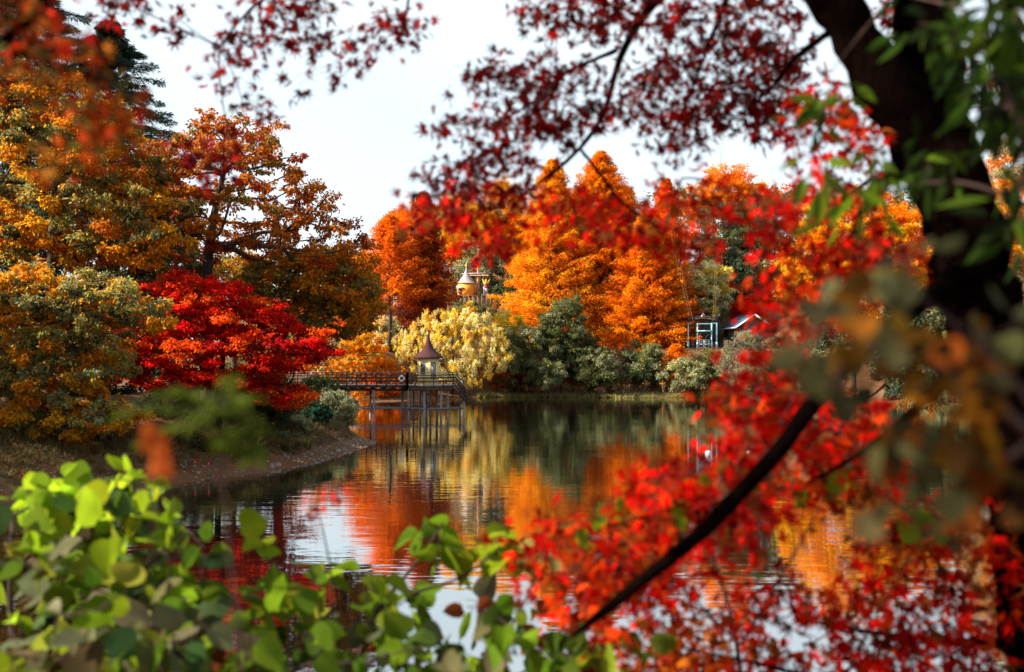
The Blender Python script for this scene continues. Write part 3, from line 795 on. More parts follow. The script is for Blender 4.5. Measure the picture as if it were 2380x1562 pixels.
# ================================================================== ZIP-LINE GANTRY AND CABIN
GD = 150.0
def Z3(zx, zy, D=GD):
    return np.array([(1700 + zx / 11.9 - 1280) * D / 2400, D, EYE + (910 - 770 - zy / 11.9) * D / 2400])
k3 = GD / 2400 / 11.9
BLUE = paint('pale blue steel', (0.36, 0.74, 0.86), 0.5, 0.12, 1.5, 0.4); NAVYS = paint('dark navy board', (0.016, 0.028, 0.05), 0.5, 0.25, 2)
DARKB = paint('dark shed cladding', (0.022, 0.026, 0.026), 0.8, 0.4, 2); GWHITE = paint('white gate frame', (0.62, 0.68, 0.74), 0.5, 0.08, 3)
gb = Z3(680, 1235)
gt = empty('launch_gantry', gb, 'pale blue steel gantry with arched navy sign and two white gates', 'gantry')
m = MB(); m.bar(Z3(235, 1236), Z3(1120, 1236), 3.2, 0.22, (0, 0, 1)); m.build('platform', BLUE, gt)
m = MB(); m.bar(Z3(300, 1275) + (0, -0.6, 0), Z3(700, 1275) + (0, -.6, 0), 0.6, 0.16); m.build('step', GWHITE, gt)
for zx in (258, 1108):
    m = MB(); m.bar(Z3(zx, 1215) + (0, .4, 0), Z3(zx, 430) + (0, .4, 0), 0.19); s_ = 1 if zx < 600 else -1
    m.bar(Z3(zx, 452) + (s_ * .09, .4, 0), Z3(zx + s_ * 115, 452) + (0, .4, 0), 0.19); m.bar(Z3(zx, 1215) + (0, .4, 0), Z3(zx, 1010) + (0, .4, 0), 0.30); m.build('outer_column', BLUE, gt)
for zx in (482, 902):
    m = MB(); m.bar(Z3(zx, 1215) + (0, -1, 0), Z3(zx, 455) + (0, -1, 0), 0.17); m.bar(Z3(zx, 1215) + (0, -1, 0), Z3(zx, 1020) + (0, -1, 0), 0.26); m.build('inner_column', BLUE, gt)
m = MB(); m.bar(Z3(492, 482) + (0, -1, 0), Z3(892, 482) + (0, -1, 0), 0.15, 0.17); m.build('cross_beam', BLUE, gt)
m = MB(); m.bar(Z3(440, 692) + (0, -1.1, 0), Z3(925, 692) + (0, -1.1, 0), 0.15, 0.24); m.build('cross_beam', BLUE, gt)
m = MB(); m.tube([Z3(515, 720) + (0, -.9, 0), Z3(680, 935) + (0, -.9, 0)], 0.04, 6); m.tube([Z3(870, 720) + (0, -.9, 0), Z3(690, 935) + (0, -.9, 0)], 0.04, 6); m.build('brace', paint('grey stay', (0.12, 0.14, 0.16), 0.5), gt)
for zx in (590, 752):
    m = MB()
    for a, b in (((-62, 955), (-62, 1195)), ((62, 955), (62, 1195)), ((-62, 958), (62, 958)), ((-62, 1015), (62, 1015)), ((-62, 1085), (62, 1085)), ((-62, 1190), (62, 1190))):
        m.bar(Z3(zx + a[0], a[1]) + (0, -1.3, 0), Z3(zx + b[0], b[1]) + (0, -1.3, 0), 0.07 if a[1] != 1085 else .12)
    g = m.build('gate', GWHITE, gt)
    m = MB(); q = Z3(zx, 1075) + (0, -1.26, 0); m.bar(q + (0, 0, -.58), q + (0, 0, .58), 0.62, 0.03, (0, 1, 0)); m.build('gate_panel', NAVY, g)
    m = MB()
    for k in range(9):
        a = Z3(zx + rng.uniform(-40, 35), rng.choice([1045, 1060, 1120, 1150]) + rng.uniform(-12, 12)) + (0, -1.29, 0)
        m.bar(a, a + (rng.uniform(-.07, .09), 0, rng.uniform(-.1, .1)), 0.035, 0.02)
    m.bar(Z3(zx - 45, 1085) + (0, -1.275, 0), Z3(zx + 45, 1085) + (0, -1.275, 0), 0.02, 0.10); m.build('gate_marking', GWHITE, g)
for a, b in ((300, 455), (930, 1085)):
    m = MB()
    for zy in (1050, 1095, 1140, 1185): m.bar(Z3(a, zy) + (0, -1.2, 0), Z3(b, zy) + (0, -1.2, 0), 0.035)
    m.build('side_rail', paint('grey violet rail', (0.20, 0.18, 0.25), 0.5), gt)
m = MB(); up_, lo_ = [], []
for k in range(15):
    f = k / 14; zx = 240 + 925 * f; b_ = 4 * f * (1 - f)
    up_.append(Z3(zx, 285 - 68 * b_) + (0, .2, 0)); lo_.append(Z3(zx, 405 - 72 * b_) + (0, .2, 0))
m.prism(up_ + lo_[::-1], (0, 0.2, 0)); sg = m.build('sign_board', NAVYS, gt)
m = MB(); m.tube([p * (1 - .2) + q * .2 + (0, -.02, 0) for p, q in zip(lo_, up_)][3:14], 0.035, 5)
for k in range(22):                                             # small gilt lettering, too far off to read
    if 10 <= k <= 12: continue
    f = 0.24 + 0.52 * k / 21; b_ = 4 * f * (1 - f); a = Z3(240 + 925 * f, 343 - 70 * b_) + (0, .185, 0)
    m.bar(a, a + (rng.uniform(-.04, .06), 0, rng.uniform(.05, .12)), 0.035, 0.02)
m.build('lettering', GOLDP, sg)
m = MB(); q = Z3(697, 235) + (0, .1, 0); m.tube([q + (0, -.02, 0), q + (0, .12, 0)], 0.30, 22); em = m.build('emblem', GWHITE, gt)
m = MB(); m.tube([q + (0, -.06, 0), q + (0, -.01, 0)], 0.205, 20); m.build('emblem_disc', REDP, em)
m = MB(); m.torus(q + (0, -.03, 0), 0.25, 0.025, n=22, m=6); m.build('emblem_ring', paint('grey ring', (.25, .25, .27), .5), em)
m = MB(); m.lathe(q + (0, .05, .29), [(.03, 0), (.06, .08), (.02, .2)], 8); m.build('emblem_finial', GWHITE, em)
sh = empty('shed', Z3(700, 1240, 154), 'dark flat shed standing behind the blue gantry', 'shed')
m = MB(); a = Z3(225, 1240, 153.5); b = Z3(1185, 300, 153.5); m.box(((a[0] + b[0]) / 2, 156, (a[2] + b[2]) / 2), (b[0] - a[0], 5, b[2] - a[2])); m.build('wall', DARKB, sh)
m = MB(); m.box(((a[0] + b[0]) / 2, 156, b[2] + 0.08), (b[0] - a[0] + .5, 5.6, 0.14)); m.build('roof', DARKB, sh)
# cabin with blue roof
cbn = empty('cabin', (37.5, 152, gz(37.5, 152)), 'cabin with blue slate roof and white gable boards beside the gantry', 'cabin')
A_, B_, C_ = np.array([34.95, 150, 10.45]), np.array([37.95, 150, 12.52]), np.array([40.95, 150, 10.45]); V_ = np.array([-1.15, 6.5, 0])
ROOFB = paint('blue grey roof', (0.045, 0.10, 0.15), 0.85, 0.2, 2, 0.1, 0.2, (1, 1, 4))
m = MB(); m.prism([A_, B_, B_ + V_, A_ + V_], (0, 0, 0.1)); m.prism([B_ + (0, 0, .003), C_, C_ + V_, B_ + V_ + (0, 0, .003)], (0, 0, 0.1)); m.build('roof', ROOFB, cbn)
m = MB(); m.bar(A_ + (0, -.06, .02), B_ + (0, -.06, .02), 0.1, 0.26); m.bar(B_ + (0, -.065, .02), C_ + (0, -.065, .02), 0.1, 0.26); m.bar(A_ + (-.04, 0.02, .02), A_ + V_ + (-.04, 0, .02), 0.08, 0.2); m.build('fascia', GWHITE, cbn)
m = MB(); zf = gz(38, 152) - .3; i_ = np.array([.5, .5, 0]); j_ = np.array([-.5, .5, 0])
m.prism([(A_[0] + .5, 150.5, zf), (C_[0] - .5, 150.5, zf), (C_[0] - .5, 150.5, 10.7), (B_[0], 150.5, 12.4), (A_[0] + .5, 150.5, 10.7)], V_ * 0.85); m.build('wall', paint('brown cabin boards', (.10, .075, .065), .8, .3, 2), cbn)
# the two pairs of zip-line cables
STEEL = paint('cable', (0.42, 0.32, 0.14), 0.5, 0.2, 5, 0.5)
def cable(pts, lab):
    q = np.array([P(a, b, D) for a, b, D in pts])
    t = np.linspace(0, 1, len(q)); tt = np.linspace(0, 1, 40)
    c = np.array([np.polyfit(t, q[:, i], 2) for i in range(3)])
    path = np.column_stack([np.polyval(c[i], tt) for i in range(3)])
    m = MB(); m.tube(path, np.linspace(0.032, 0.007, 40), 5)
    tag(m.build('zip_line_cable', STEEL), lab, 'cable', 'zip-line cables to the gantry')
cable([(1613, 757, 149), (1575, 570, 120), (1540, 400, 95), (1497, 0, 60)], 'thin cable rising from the left column of the blue gantry')
cable([(1605, 745, 149), (1567, 560, 120), (1530, 395, 95), (1488, 0, 60)], 'thinner cable just left of the one on the gantry left column')
cable([(1657, 757, 149), (1666, 540, 120), (1677, 330, 95), (1688, 0, 60)], 'thin cable rising from the right column of the blue gantry')
cable([(1661, 745, 149), (1671, 540, 120), (1682, 330, 95), (1693, 0, 60)], 'thinner cable just right of the one on the gantry right column')
# floats on the water
for px, py, lab in ((1645, 1054, 'white square float on the water, left of the two floats'), (1742, 1054, 'white square float on the water, right of the two floats')):
    D = F * EYE / (py + 6 - HY); q = P(px, py + 6, D); q[2] = 0.0
    e_ = empty('float', q, lab, 'float', 'white floats on the pond')
    m = MB(); m.lathe(q, [(.12, -.05), (.155, -.03), (.165, .02), (.165, .22), (.14, .27), (.05, .28)], 4, pi / 4 + .2); m.build('body', WHITE, e_)
    m = MB(); m.torus(q + (0, 0, .30), 0.035, 0.012, n=10, m=5); m.build('eye', NAVY, e_)

# ================================================================== TREES ACROSS THE POND
MG = 'metasequoias across the pond'
def meta(label, px, top, low, D, rad, pal, nb=170, per=210, **k):
    return conifer('metasequoia_tree', label, 'tree', px, top, D, rad * 1.9, pal, int(nb * 2.3), int(per * 1.05), k.pop('leaf', 0.34), 0.36, 0.16, 0.30, low, k.pop('trad', 0.42), 0.52, 0.27, MG, fuzz=0.13, power=k.pop('power', 0.78), ragged=0.42, **k)
P_OR = [(FIRE, 4), (ORANGE, 4), (GOLD, 1.3), (RUST, 1.5), ((0.30, 0.06, 0.004), 1.2)]  # dark brown mixed in to stand for shadow between the limbs
P_LT = [(ORANGE, 4), (GOLD, 4), (FIRE, 1.5), ((0.42, 0.10, 0.005), 1)]
P_RD = [(RUST, 3), (MAROON, 4), (FIRE, 1.6), ((0.12, 0.02, 0.01), 2)]
P_YE = [(GOLD, 4), (YEL, 3), (ORANGE, 2), (OLIVE, 0.8)]
P_CR = [(CREAM, 4), (YEL, 3), (SAGE, 1.2)]
P_GR = [(SAGE, 3), (OLIVE, 2), (DOLIVE, 3)]
P_DG = [(DOLIVE, 4), ((0.05, 0.075, 0.045), 4), (SAGE, 0.8)]
meta('dark rust red metasequoia left of the orange tower house', 985, 445, 775, 141, 54, P_RD, 170, 230)
meta('slim orange metasequoia with a bare lower trunk, behind the pier walkway', 906, 500, 700, 136, 62, [(FIRE, 4), (RUST, 2), (ORANGE, 1)], 110, 160, trad=0.30)
meta('maroon metasequoia at the edge of the brown oak', 845, 585, 790, 160, 42, P_RD, 120, 170)
meta('tall golden orange metasequoia right of the ship mast', 1285, 372, 800, 157, 84, P_LT, 210, 300)
meta('tallest fiery orange metasequoia with a visible dark trunk', 1396, 352, 640, 160, 74, P_OR, 200, 260)
meta('bright orange metasequoia in front, left of the blue gantry', 1500, 500, 850, 153, 72, P_OR, 200, 320, power=0.7)
meta('red orange metasequoia with narrow top behind the front one', 1548, 415, 800, 158, 50, [(FIRE, 4), (RUST, 3), (ORANGE, 2)], 170, 220)
meta('low golden orange metasequoia above the yellow shrubs', 1240, 470, 790, 160, 42, P_LT, 150, 200)
meta('tiny orange metasequoia sapling beside the blue gantry', 1572, 800, 890, 142, 30, P_OR, 60, 80, trad=0.1)

meta('golden orange metasequoia filling the gap left of the tallest one', 1345, 440, 800, 164, 90, P_LT, 150, 200)
meta('orange red metasequoia just left of the blue gantry, partly hidden', 1450, 430, 800, 166, 80, P_OR, 150, 200)

def broad(name, label, px, top, bottom, hw, D, pal, n=70, rx=1.7, rz=0.9, per=330, leaf=0.42, cat='tree', group=None, foot=None, trad=0.3, depth=None, seed=0, **k):
    """a rounded crown between the rows top and bottom"""
    a = np.linspace(0, 2 * pi, 22)[:-1]
    cyy, hh = (top + bottom) / 2, (bottom - top) / 2
    w_ = 1 + rng.normal(0, 0.10, 21)
    poly = [(px + hw * w_[i] * cos(a[i]), cyy - hh * w_[i] * sin(a[i]) * (1.0 if sin(a[i]) > 0 else 0.95)) for i in range(21)]
    f = foot or (px, bottom + hh)
    return tree(name, label, cat, poly, D, depth or hw / F * D * 0.85, [f, (px + rng.uniform(-4, 4), cyy + hh * 0.3), (px, cyy - hh * 0.2)], n, rx, rz, per, leaf, pal, group=group, trad=trad, **k)
BG = 'broadleaf trees on the far hill'
broad('broadleaf_tree', 'golden yellow tree on the hill left of the ship mast top', 1072, 425, 640, 84, 186, P_YE, 70, 2.2, 1.2, group=BG)
broad('broadleaf_tree', 'yellow orange tree on the hill behind the ship mast', 1170, 405, 640, 76, 196, [(GOLD, 3), (ORANGE, 3), (OLIVE, 1)], 70, 2.3, 1.3, group=BG)
broad('broadleaf_tree', 'orange red tree on the hill skyline right of the brown oak', 955, 470, 640, 78, 195, [(FIRE, 3), (ORANGE, 3), (RUST, 2)], 60, 2.2, 1.2, group=BG)
broad('broadleaf_tree', 'rounded grey green tree directly behind the tower house', 1118, 555, 740, 62, 181, [(SAGE, 3), (GREYG, 3), (DOLIVE, 1.5)], 70, 1.6, 0.9, group=BG)
broad('broadleaf_tree', 'dark green tree behind the crown post', 1205, 620, 760, 60, 176, P_DG, 50, 1.6, 0.9, group=BG)
broad('broadleaf_tree', 'dome shaped orange tree on the skyline above the blue gantry', 1682, 380, 520, 92, 206, [(ORANGE, 4), (FIRE, 3), (GOLD, 2)], 70, 2.4, 1.0, group=BG)
broad('evergreen_tree', 'dark green evergreen below the dome shaped orange tree', 1702, 455, 740, 88, 180, P_DG, 110, 2.0, 1.0, group=BG)
broad('evergreen_tree', 'dark green evergreen at the right end of the hill skyline', 1800, 430, 780, 95, 186, P_DG, 110, 2.1, 1.0, group=BG)
broad('evergreen_tree', 'dark olive evergreen behind the cabin roof', 1770, 590, 790, 75, 168, P_DG + [(CREAM, 0.4)], 80, 1.7, 0.8, group=BG)
broad('broadleaf_tree', 'pale yellow tree directly above the blue gantry', 1650, 592, 755, 52, 160, [(CREAM, 4), (YEL, 2), (SAGE, 2)], 55, 1.3, 0.5, group=BG)
broad('maple_tree', 'small scarlet maple behind the cabin roof ridge', 1737, 690, 765, 36, 160, [(SCAR, 3), (RED, 3)], 26, 1.0, 0.4, group=BG)
broad('broadleaf_tree', 'bright golden orange tree across the pond, right of the cabin', 1985, 425, 790, 170, 122, [(GOLD, 4), (ORANGE, 4), (YEL, 2), (FIRE, 1)], 150, 1.9, 0.8, 420, 0.34, group=BG)
broad('broadleaf_tree', 'orange tree across the pond seen beside the dark trunk', 2120, 460, 780, 105, 130, [(ORANGE, 4), (FIRE, 3), (GOLD, 2)], 90, 1.9, 0.8, 380, 0.34, group=BG)
broad('broadleaf_tree', 'orange and grey green tree at the right edge behind the dark trunk', 2340, 300, 700, 120, 118, [(ORANGE, 3), (SAGE, 4), (GOLD, 2)], 90, 1.9, 0.8, 380, 0.34, group=BG)
broad('evergreen_tree', 'dark evergreen on the far bank under the golden tree', 1960, 730, 930, 120, 142, P_DG, 70, 1.7, 0.9, group=BG)
broad('evergreen_tree', 'dark evergreen on the far bank behind the olive sprays', 2180, 690, 930, 130, 142, P_DG, 80, 1.8, 0.9, group=BG)
broad('evergreen_tree', 'dark evergreen on the far bank at the right frame edge', 2390, 660, 930, 120, 140, P_DG, 70, 1.8, 0.9, group=BG)
broad('evergreen_tree', 'dark evergreen hidden behind the maroon metasequoia', 800, 660, 860, 80, 160, P_DG, 60, 1.8, 0.9, group=BG)

SG = 'shrubs along the far shore'
def shrub(label, px, top, bottom, hw, D, pal, n=60, rx=0.95, rz=0.6, per=330, leaf=0.24, **k):
    if 1000 < px < 1700 and D < 142: D += 5.5
    return broad('shrub', label, px, top, bottom, hw, D, pal, n, rx, rz, per, leaf, 'shrub', SG, (px, bottom + 12), 0.09, tip=0.012, up=0.1, **k)
shrub('big cream and yellow shrub behind the kiosk', 1052, 720, 908, 142, 128.3, [((0.89, 0.82, 0.42), 3.5), (CREAM, 3), (YEL, 6), (GOLD, 2), ((0.50, 0.40, 0.16), 2)], 360, 0.50, 0.62, 200, 0.21, droop=-0.7, sep=0.62, mixp=0.45, sub=4, wide=0.45)
shrub('bright yellow shrub topping the big cream one', 1055, 708, 800, 85, 132, [(YEL, 4), (GOLD, 2), (CREAM, 1)], 50, 0.95, 0.6)
shrub('yellow shrub below the crown post', 1178, 716, 850, 60, 137, [(YEL, 4), (CREAM, 2), (SAGE, 1.5)], 60)
shrub('tall domed olive green shrub in front of the golden metasequoia', 1303, 678, 880, 68, 136, [(SAGE, 3), (OLIVE, 3), (DOLIVE, 4), ((0.11, 0.13, 0.05), 4)], 110, 0.95, 0.6, 420)
shrub('grey green shrub between the yellow shrub and the domed one', 1222, 745, 905, 58, 134, P_GR, 60)
shrub('dark green shrub at the foot of the domed one', 1340, 760, 905, 70, 138, P_DG, 70)
shrub('low pale olive shrub below the domed one', 1280, 830, 905, 42, 131, [(SAGE, 3), (OLIVE, 3), (DOLIVE, 1)], 36, 0.75, 0.5)
shrub('round mid green shrub right of the low pale olive one', 1388, 797, 908, 62, 134, [(OLIVE, 2), (DOLIVE, 4), (SAGE, 2)], 60)
shrub('pointed green shrub before the front orange metasequoia', 1486, 782, 908, 54, 135, [(OLIVE, 2), ((0.09, 0.12, 0.05), 4), (SAGE, 2)], 60)
shrub('pale sage shrub on a short trunk below the blue gantry', 1592, 830, 912, 66, 132, [(SAGE, 4), (OLIVE, 2), (CREAM, 0.8)], 55, 0.85, 0.5)
shrub('green shrub touching the gantry step', 1650, 810, 905, 52, 138, [(OLIVE, 2), (DOLIVE, 3)], 45)
shrub('grey twiggy shrub below the cabin', 1722, 770, 915, 62, 136, [(GREYG, 4), (SAGE, 2), ((0.22, 0.17, 0.13), 3)], 60, per=240)
shrub('grey shrub right of the twiggy one', 1810, 780, 918, 66, 138, [(GREYG, 3), (SAGE, 1), (DOLIVE, 3)], 55)
shrub('dark green shrub far right along the shore', 1930, 800, 922, 80, 137, P_DG, 60)
shrub('olive shrub on the shore behind the dark trunk', 2120, 800, 930, 110, 134, P_GR, 70)
shrub('pale cream and grey shrub behind the slim orange metasequoia', 895, 728, 840, 50, 139, [(CREAM, 3), (GREYG, 3), (GOLD, 1)], 55)
shrub('orange shrub left of the big cream one', 950, 775, 905, 44, 141, [(FIRE, 3), (ORANGE, 3), (RUST, 1)], 40)
shrub('golden orange shrub above the pier walkway', 845, 760, 880, 58, 128, [(GOLD, 3), (ORANGE, 4), (OLIVE, 1)], 55)
shrub('golden brown brush below the golden orange shrub', 870, 825, 925, 75, 131, [(GOLD, 3), (ORANGE, 3), (BROWN, 2)], 50)
shrub('brown brush at the waterline behind the piles', 985, 870, 930, 85, 136, [(BROWN, 3), (GOLD, 2), (OLIVE, 2)], 45)
shrub('rusty undergrowth below the grey green shrub', 1195, 840, 915, 60, 137, [(RUST, 1), (BROWN, 3), (DOLIVE, 3)], 40)

# ================================================================== TREES ON THE LEFT BANK
conifer('cedar_tree', 'dark green cedar with a slender spire at upper left', 'tree', 256, 52, 74, 235, [((0.022, 0.045, 0.030), 4), ((0.035, 0.062, 0.040), 3), ((0.05, 0.07, 0.03), 1)], 150, 800, 0.36, 0.16, 0.22, 0.12, 420, 0.45, 0.22, 0.16, 'cedars on the left bank', power=0.85, ragged=0.5)
conifer('cedar_tree', 'huge dark green cedar filling the upper left corner', 'tree', 60, -160, 70, 260, [((0.022, 0.045, 0.030), 4), ((0.035, 0.062, 0.040), 3), ((0.05, 0.07, 0.03), 1)], 200, 1100, 0.38, 0.16, 0.22, 0.12, 500, 0.55, 0.22, 0.16, 'cedars on the left bank', power=0.65, ragged=0.5)
P_OAK = [((0.60, 0.19, 0.005), 4), ((0.66, 0.29, 0.010), 5), ((0.25, 0.23, 0.06), 3.0), ((0.48, 0.11, 0.005), 1.8), ((0.09, 0.08, 0.025), 0.9)]
tree('oak_tree', 'tall golden orange oak at the left edge with layered foliage', 'tree',
     [(-90, 170), (60, 150), (180, 190), (300, 230), (335, 330), (400, 430), (480, 470), (470, 560), (410, 600), (380, 660), (250, 640), (60, 640), (-90, 600)], 47, 3.2,
     [(115, 1000), (118, 700), (125, 480), (110, 300)], 250, 0.68, 0.34, 330, 0.185, P_OAK + [((0.11, 0.12, 0.045), 3), ((0.045, 0.055, 0.025), 1.5)], sep=0.86, trad=0.30, droop=0.6, sub=7, tip=0.022)
tree('oak_tree', 'lower golden oak whose branches hang over the left bank', 'tree',
     [(-90, 620), (60, 600), (200, 610), (330, 640), (395, 700), (390, 760), (300, 800), (355, 830), (300, 880), (255, 900), (330, 950), (335, 1000), (250, 1030), (120, 1040), (-90, 1040)], 40.5, 2.6,
     [(150, 1120), (165, 900), (170, 760), (160, 680)], 230, 0.55, 0.27, 330, 0.165, P_OAK[:3] + [((0.20, 0.21, 0.09), 2.5), ((0.09, 0.08, 0.025), 1)], sep=0.70, trad=0.22, droop=0.6, sub=7, tip=0.02)
tree('oak_tree', 'spreading brown orange oak with sky showing between its limbs', 'tree',
     [(390, 620), (352, 520), (362, 380), (415, 300), (470, 245), (560, 232), (625, 270), (690, 330), (742, 395), (755, 430), (805, 470), (850, 515), (888, 590), (892, 700), (870, 770), (790, 790), (700, 720), (620, 640), (540, 600), (470, 640)], 52, 3.8,
     [(480, 980), (482, 760), (480, 620), (497, 500), (520, 400)], 215, 0.62, 0.28, 170, 0.19, [((0.38, 0.09, 0.005), 4), ((0.48, 0.135, 0.006), 3.5), ((0.17, 0.12, 0.022), 1.6), ((0.28, 0.025, 0.005), 1.6)], sep=0.92, trad=0.36, droop=0.45, sub=8, tip=0.026, up=0.8)
tree('oak_tree', 'orange olive oak with low limbs reaching toward the kiosk', 'tree',
     [(560, 640), (640, 580), (760, 560), (850, 590), (895, 680), (880, 760), (800, 800), (720, 790), (640, 750), (580, 720)], 52.5, 2.8,
     [(640, 960), (650, 800), (690, 690), (740, 640)], 130, 0.62, 0.26, 230, 0.185, [((0.50, 0.16, 0.006), 4), ((0.58, 0.25, 0.01), 2.5), ((0.16, 0.14, 0.035), 3)], sep=0.78, trad=0.28, droop=0.4, sub=8)
tree('maple_tree', 'spreading bright red maple leaning over the left bank', 'tree',
     [(300, 660), (350, 625), (430, 605), (520, 640), (600, 665), (690, 725), (760, 765), (822, 830), (770, 850), (722, 850), (700, 880), (775, 935), (765, 960), (700, 945), (660, 985), (580, 940), (500, 915), (430, 930), (340, 905), (255, 905), (235, 840), (210, 760), (270, 700)], 47, 2.6,
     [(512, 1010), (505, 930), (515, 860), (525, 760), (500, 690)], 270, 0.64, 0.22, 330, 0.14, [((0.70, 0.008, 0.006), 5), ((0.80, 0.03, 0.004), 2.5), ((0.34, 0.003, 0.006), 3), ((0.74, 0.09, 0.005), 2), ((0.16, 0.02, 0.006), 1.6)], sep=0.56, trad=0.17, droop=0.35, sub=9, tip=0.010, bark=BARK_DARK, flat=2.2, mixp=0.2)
tree('evergreen_tree', 'dark evergreen in the gloom behind the golden oaks', 'tree',
     [(-90, 380), (150, 350), (330, 400), (420, 520), (440, 700), (400, 900), (300, 980), (-90, 980)], 56, 2.4, [(230, 1000), (240, 700), (230, 480)], 120, 1.25, 0.6, 380, 0.24, [((0.03, 0.045, 0.025), 4), ((0.06, 0.075, 0.035), 2), ((0.11, 0.11, 0.05), 1)], sep=1.1, trad=0.3)
tree('broadleaf_tree', 'rusty orange tree behind the upper left oak and the cedar spire', 'tree',
     [(260, 420), (330, 330), (400, 300), (440, 400), (460, 520), (420, 640), (300, 600)], 64, 2.0, [(370, 980), (370, 700), (370, 500)], 60, 1.15, 0.5, 380, 0.21, [((0.34, 0.10, 0.012), 4), ((0.28, 0.05, 0.01), 2), ((0.15, 0.14, 0.05), 1.5)], trad=0.25)
BS = 'shrubs on the left bank'
broad('shrub', 'grey green shrub under the pier walkway end', 765, 905, 1000, 62, 66, [(SAGE, 3), (GREYG, 3), (DOLIVE, 3)], 60, 0.42, 0.3, 300, 0.13, 'shrub', BS, (765, 1012), 0.04, tip=0.006, up=0.1)
broad('shrub', 'straw coloured shrub at the point of the bank', 806, 935, 1005, 26, 63, [((0.42, 0.30, 0.12), 3), (SAGE, 3)], 26, 0.3, 0.25, 240, 0.11, 'shrub', BS, (806, 1010), 0.03, tip=0.006, up=0.1)
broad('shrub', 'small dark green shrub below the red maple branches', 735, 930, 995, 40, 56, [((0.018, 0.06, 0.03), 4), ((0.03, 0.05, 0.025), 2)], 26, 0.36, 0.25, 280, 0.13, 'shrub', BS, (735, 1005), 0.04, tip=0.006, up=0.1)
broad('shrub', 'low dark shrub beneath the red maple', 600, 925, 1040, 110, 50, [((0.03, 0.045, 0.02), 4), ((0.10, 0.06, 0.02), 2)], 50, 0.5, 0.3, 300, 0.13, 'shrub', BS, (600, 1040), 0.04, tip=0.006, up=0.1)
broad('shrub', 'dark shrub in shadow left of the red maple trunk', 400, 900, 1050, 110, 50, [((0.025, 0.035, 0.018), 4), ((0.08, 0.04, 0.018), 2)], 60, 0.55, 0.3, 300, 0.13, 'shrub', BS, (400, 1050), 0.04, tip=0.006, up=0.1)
broad('shrub', 'dry olive shrub along the bank crest', 680, 985, 1035, 70, 53, [((0.16, 0.15, 0.07), 3), ((0.20, 0.13, 0.06), 3), (DOLIVE, 2)], 40, 0.3, 0.18, 240, 0.10, 'shrub', BS, (680, 1040), 0.03, tip=0.005, up=0.1)

# far wood that reads as one mass behind the named trees
L = Leaves(); tb = MB()
wood = empty('far_wood', (10, 215, gz(10, 215)))
wood['kind'] = 'stuff'
n = 1300
px_ = rng.uniform(150, 2560, n); D_ = np.where(px_ < 820, rng.uniform(100, 190, n), rng.uniform(188, 245, n))
cx = (px_ - CX) / F * D_
tops = np.where(px_ < 880, 700.0, 560.0) - 90 * sm((px_ - 1000) / 250) + 60 * sm((700 - px_) / 200) + 25 * np.sin(px_ / 37) + 18 * np.sin(px_ / 13.0)
cz = EYE + (HY - (tops + rng.random(n) ** 1.2 * 340)) / F * D_
cz = np.maximum(cz, ground_z(cx, D_) + 0.5)
pads(L, np.column_stack([cx, D_, cz]), rng.uniform(2.0, 3.4, n), rng.uniform(1.2, 2.0, n), 150, 0.62, [(P_DG[0][0], 4), (OLIVE, 2), (ORANGE, 2), (RUST, 2), (BROWN, 2), (GREYG, 2)], 0.3, 6, mixp=0.2)
L.build('crown', wood)
for i in range(0, n, 9):
    z = gz(cx[i], D_[i]); tb.tube([(cx[i], D_[i], z - .2), (cx[i] + .2, D_[i], cz[i])], [0.3, 0.08], 5)
tb.build('trunk', BARK, wood)
# unseen trees added beyond the left edge to shade the bank
for i, (x, y, h, lab) in enumerate([(-31, 26, 12, 'unseen tall dark oak added for shade outside the left edge, nearest the camera'), (-32, 38, 15.5, 'unseen tall dark oak added for shade outside the left edge, beside the bank'), (-38, 50, 16, 'unseen tall dark oak added for shade outside the left edge, farthest back')]):
    px = CX + x / y * F; t_ = HY - (h - EYE) / y * F; b_ = HY - (4 - EYE) / y * F; w_ = 4.6 / y * F
    broad('oak_tree', lab, px, t_, b_, w_, y, [((0.30, 0.14, 0.02), 3), (DOLIVE, 2)], 90, 1.2, 0.6, 200, 0.32, group='added shade oaks beyond the left edge', foot=(px, HY + 40), depth=4.5)

# ================================================================== NEAR PLANTS, OUT OF FOCUS
def reach(tb, start, nodes, tip=0.0012, sides=4, kink=0.10, up=0.0):
    """thin twigs that join every node to the nearest point already reached"""
    ns, n = len(start), len(nodes)
    pos = np.vstack([start, nodes]); par = np.full(ns + n, -1)
    best = np.full(n, 1e9); bi = np.zeros(n, int)
    for j in range(n):
        d = np.linalg.norm(start - nodes[j], axis=1) + up * np.maximum(0, start[:, 2] - nodes[j, 2])
        bi[j] = int(d.argmin()); best[j] = d.min()
    todo = np.ones(n, bool); order = []
    for _ in range(n):
        j = int(np.argmin(np.where(todo, best, 1e12))); todo[j] = False; par[ns + j] = bi[j]; order.append(ns + j)
        c = np.linalg.norm(nodes - nodes[j], axis=1) * 0.9; k = todo & (c < best); best[k] = c[k]; bi[k] = ns + j
    cnt = np.ones(ns + n)
    for j in reversed(order):
        if par[j] >= ns: cnt[par[j]] += cnt[j]
    for j in order:
        i = par[j]; a, b = pos[i], pos[j]; L_ = np.linalg.norm(b - a)
        if L_ < 1e-4: continue
        mid = (a + b) / 2 + rnd(1)[0] * kink * L_ + np.array([0, 0, 0.05 * L_])
        tt = np.linspace(0, 1, 4)[:, None]
        tb.tube((1 - tt) ** 2 * a + 2 * tt * (1 - tt) * mid + tt ** 2 * b, np.linspace(tip * (cnt[j] + .6) ** .5, tip * cnt[j] ** .5, 4), sides, cap=False)

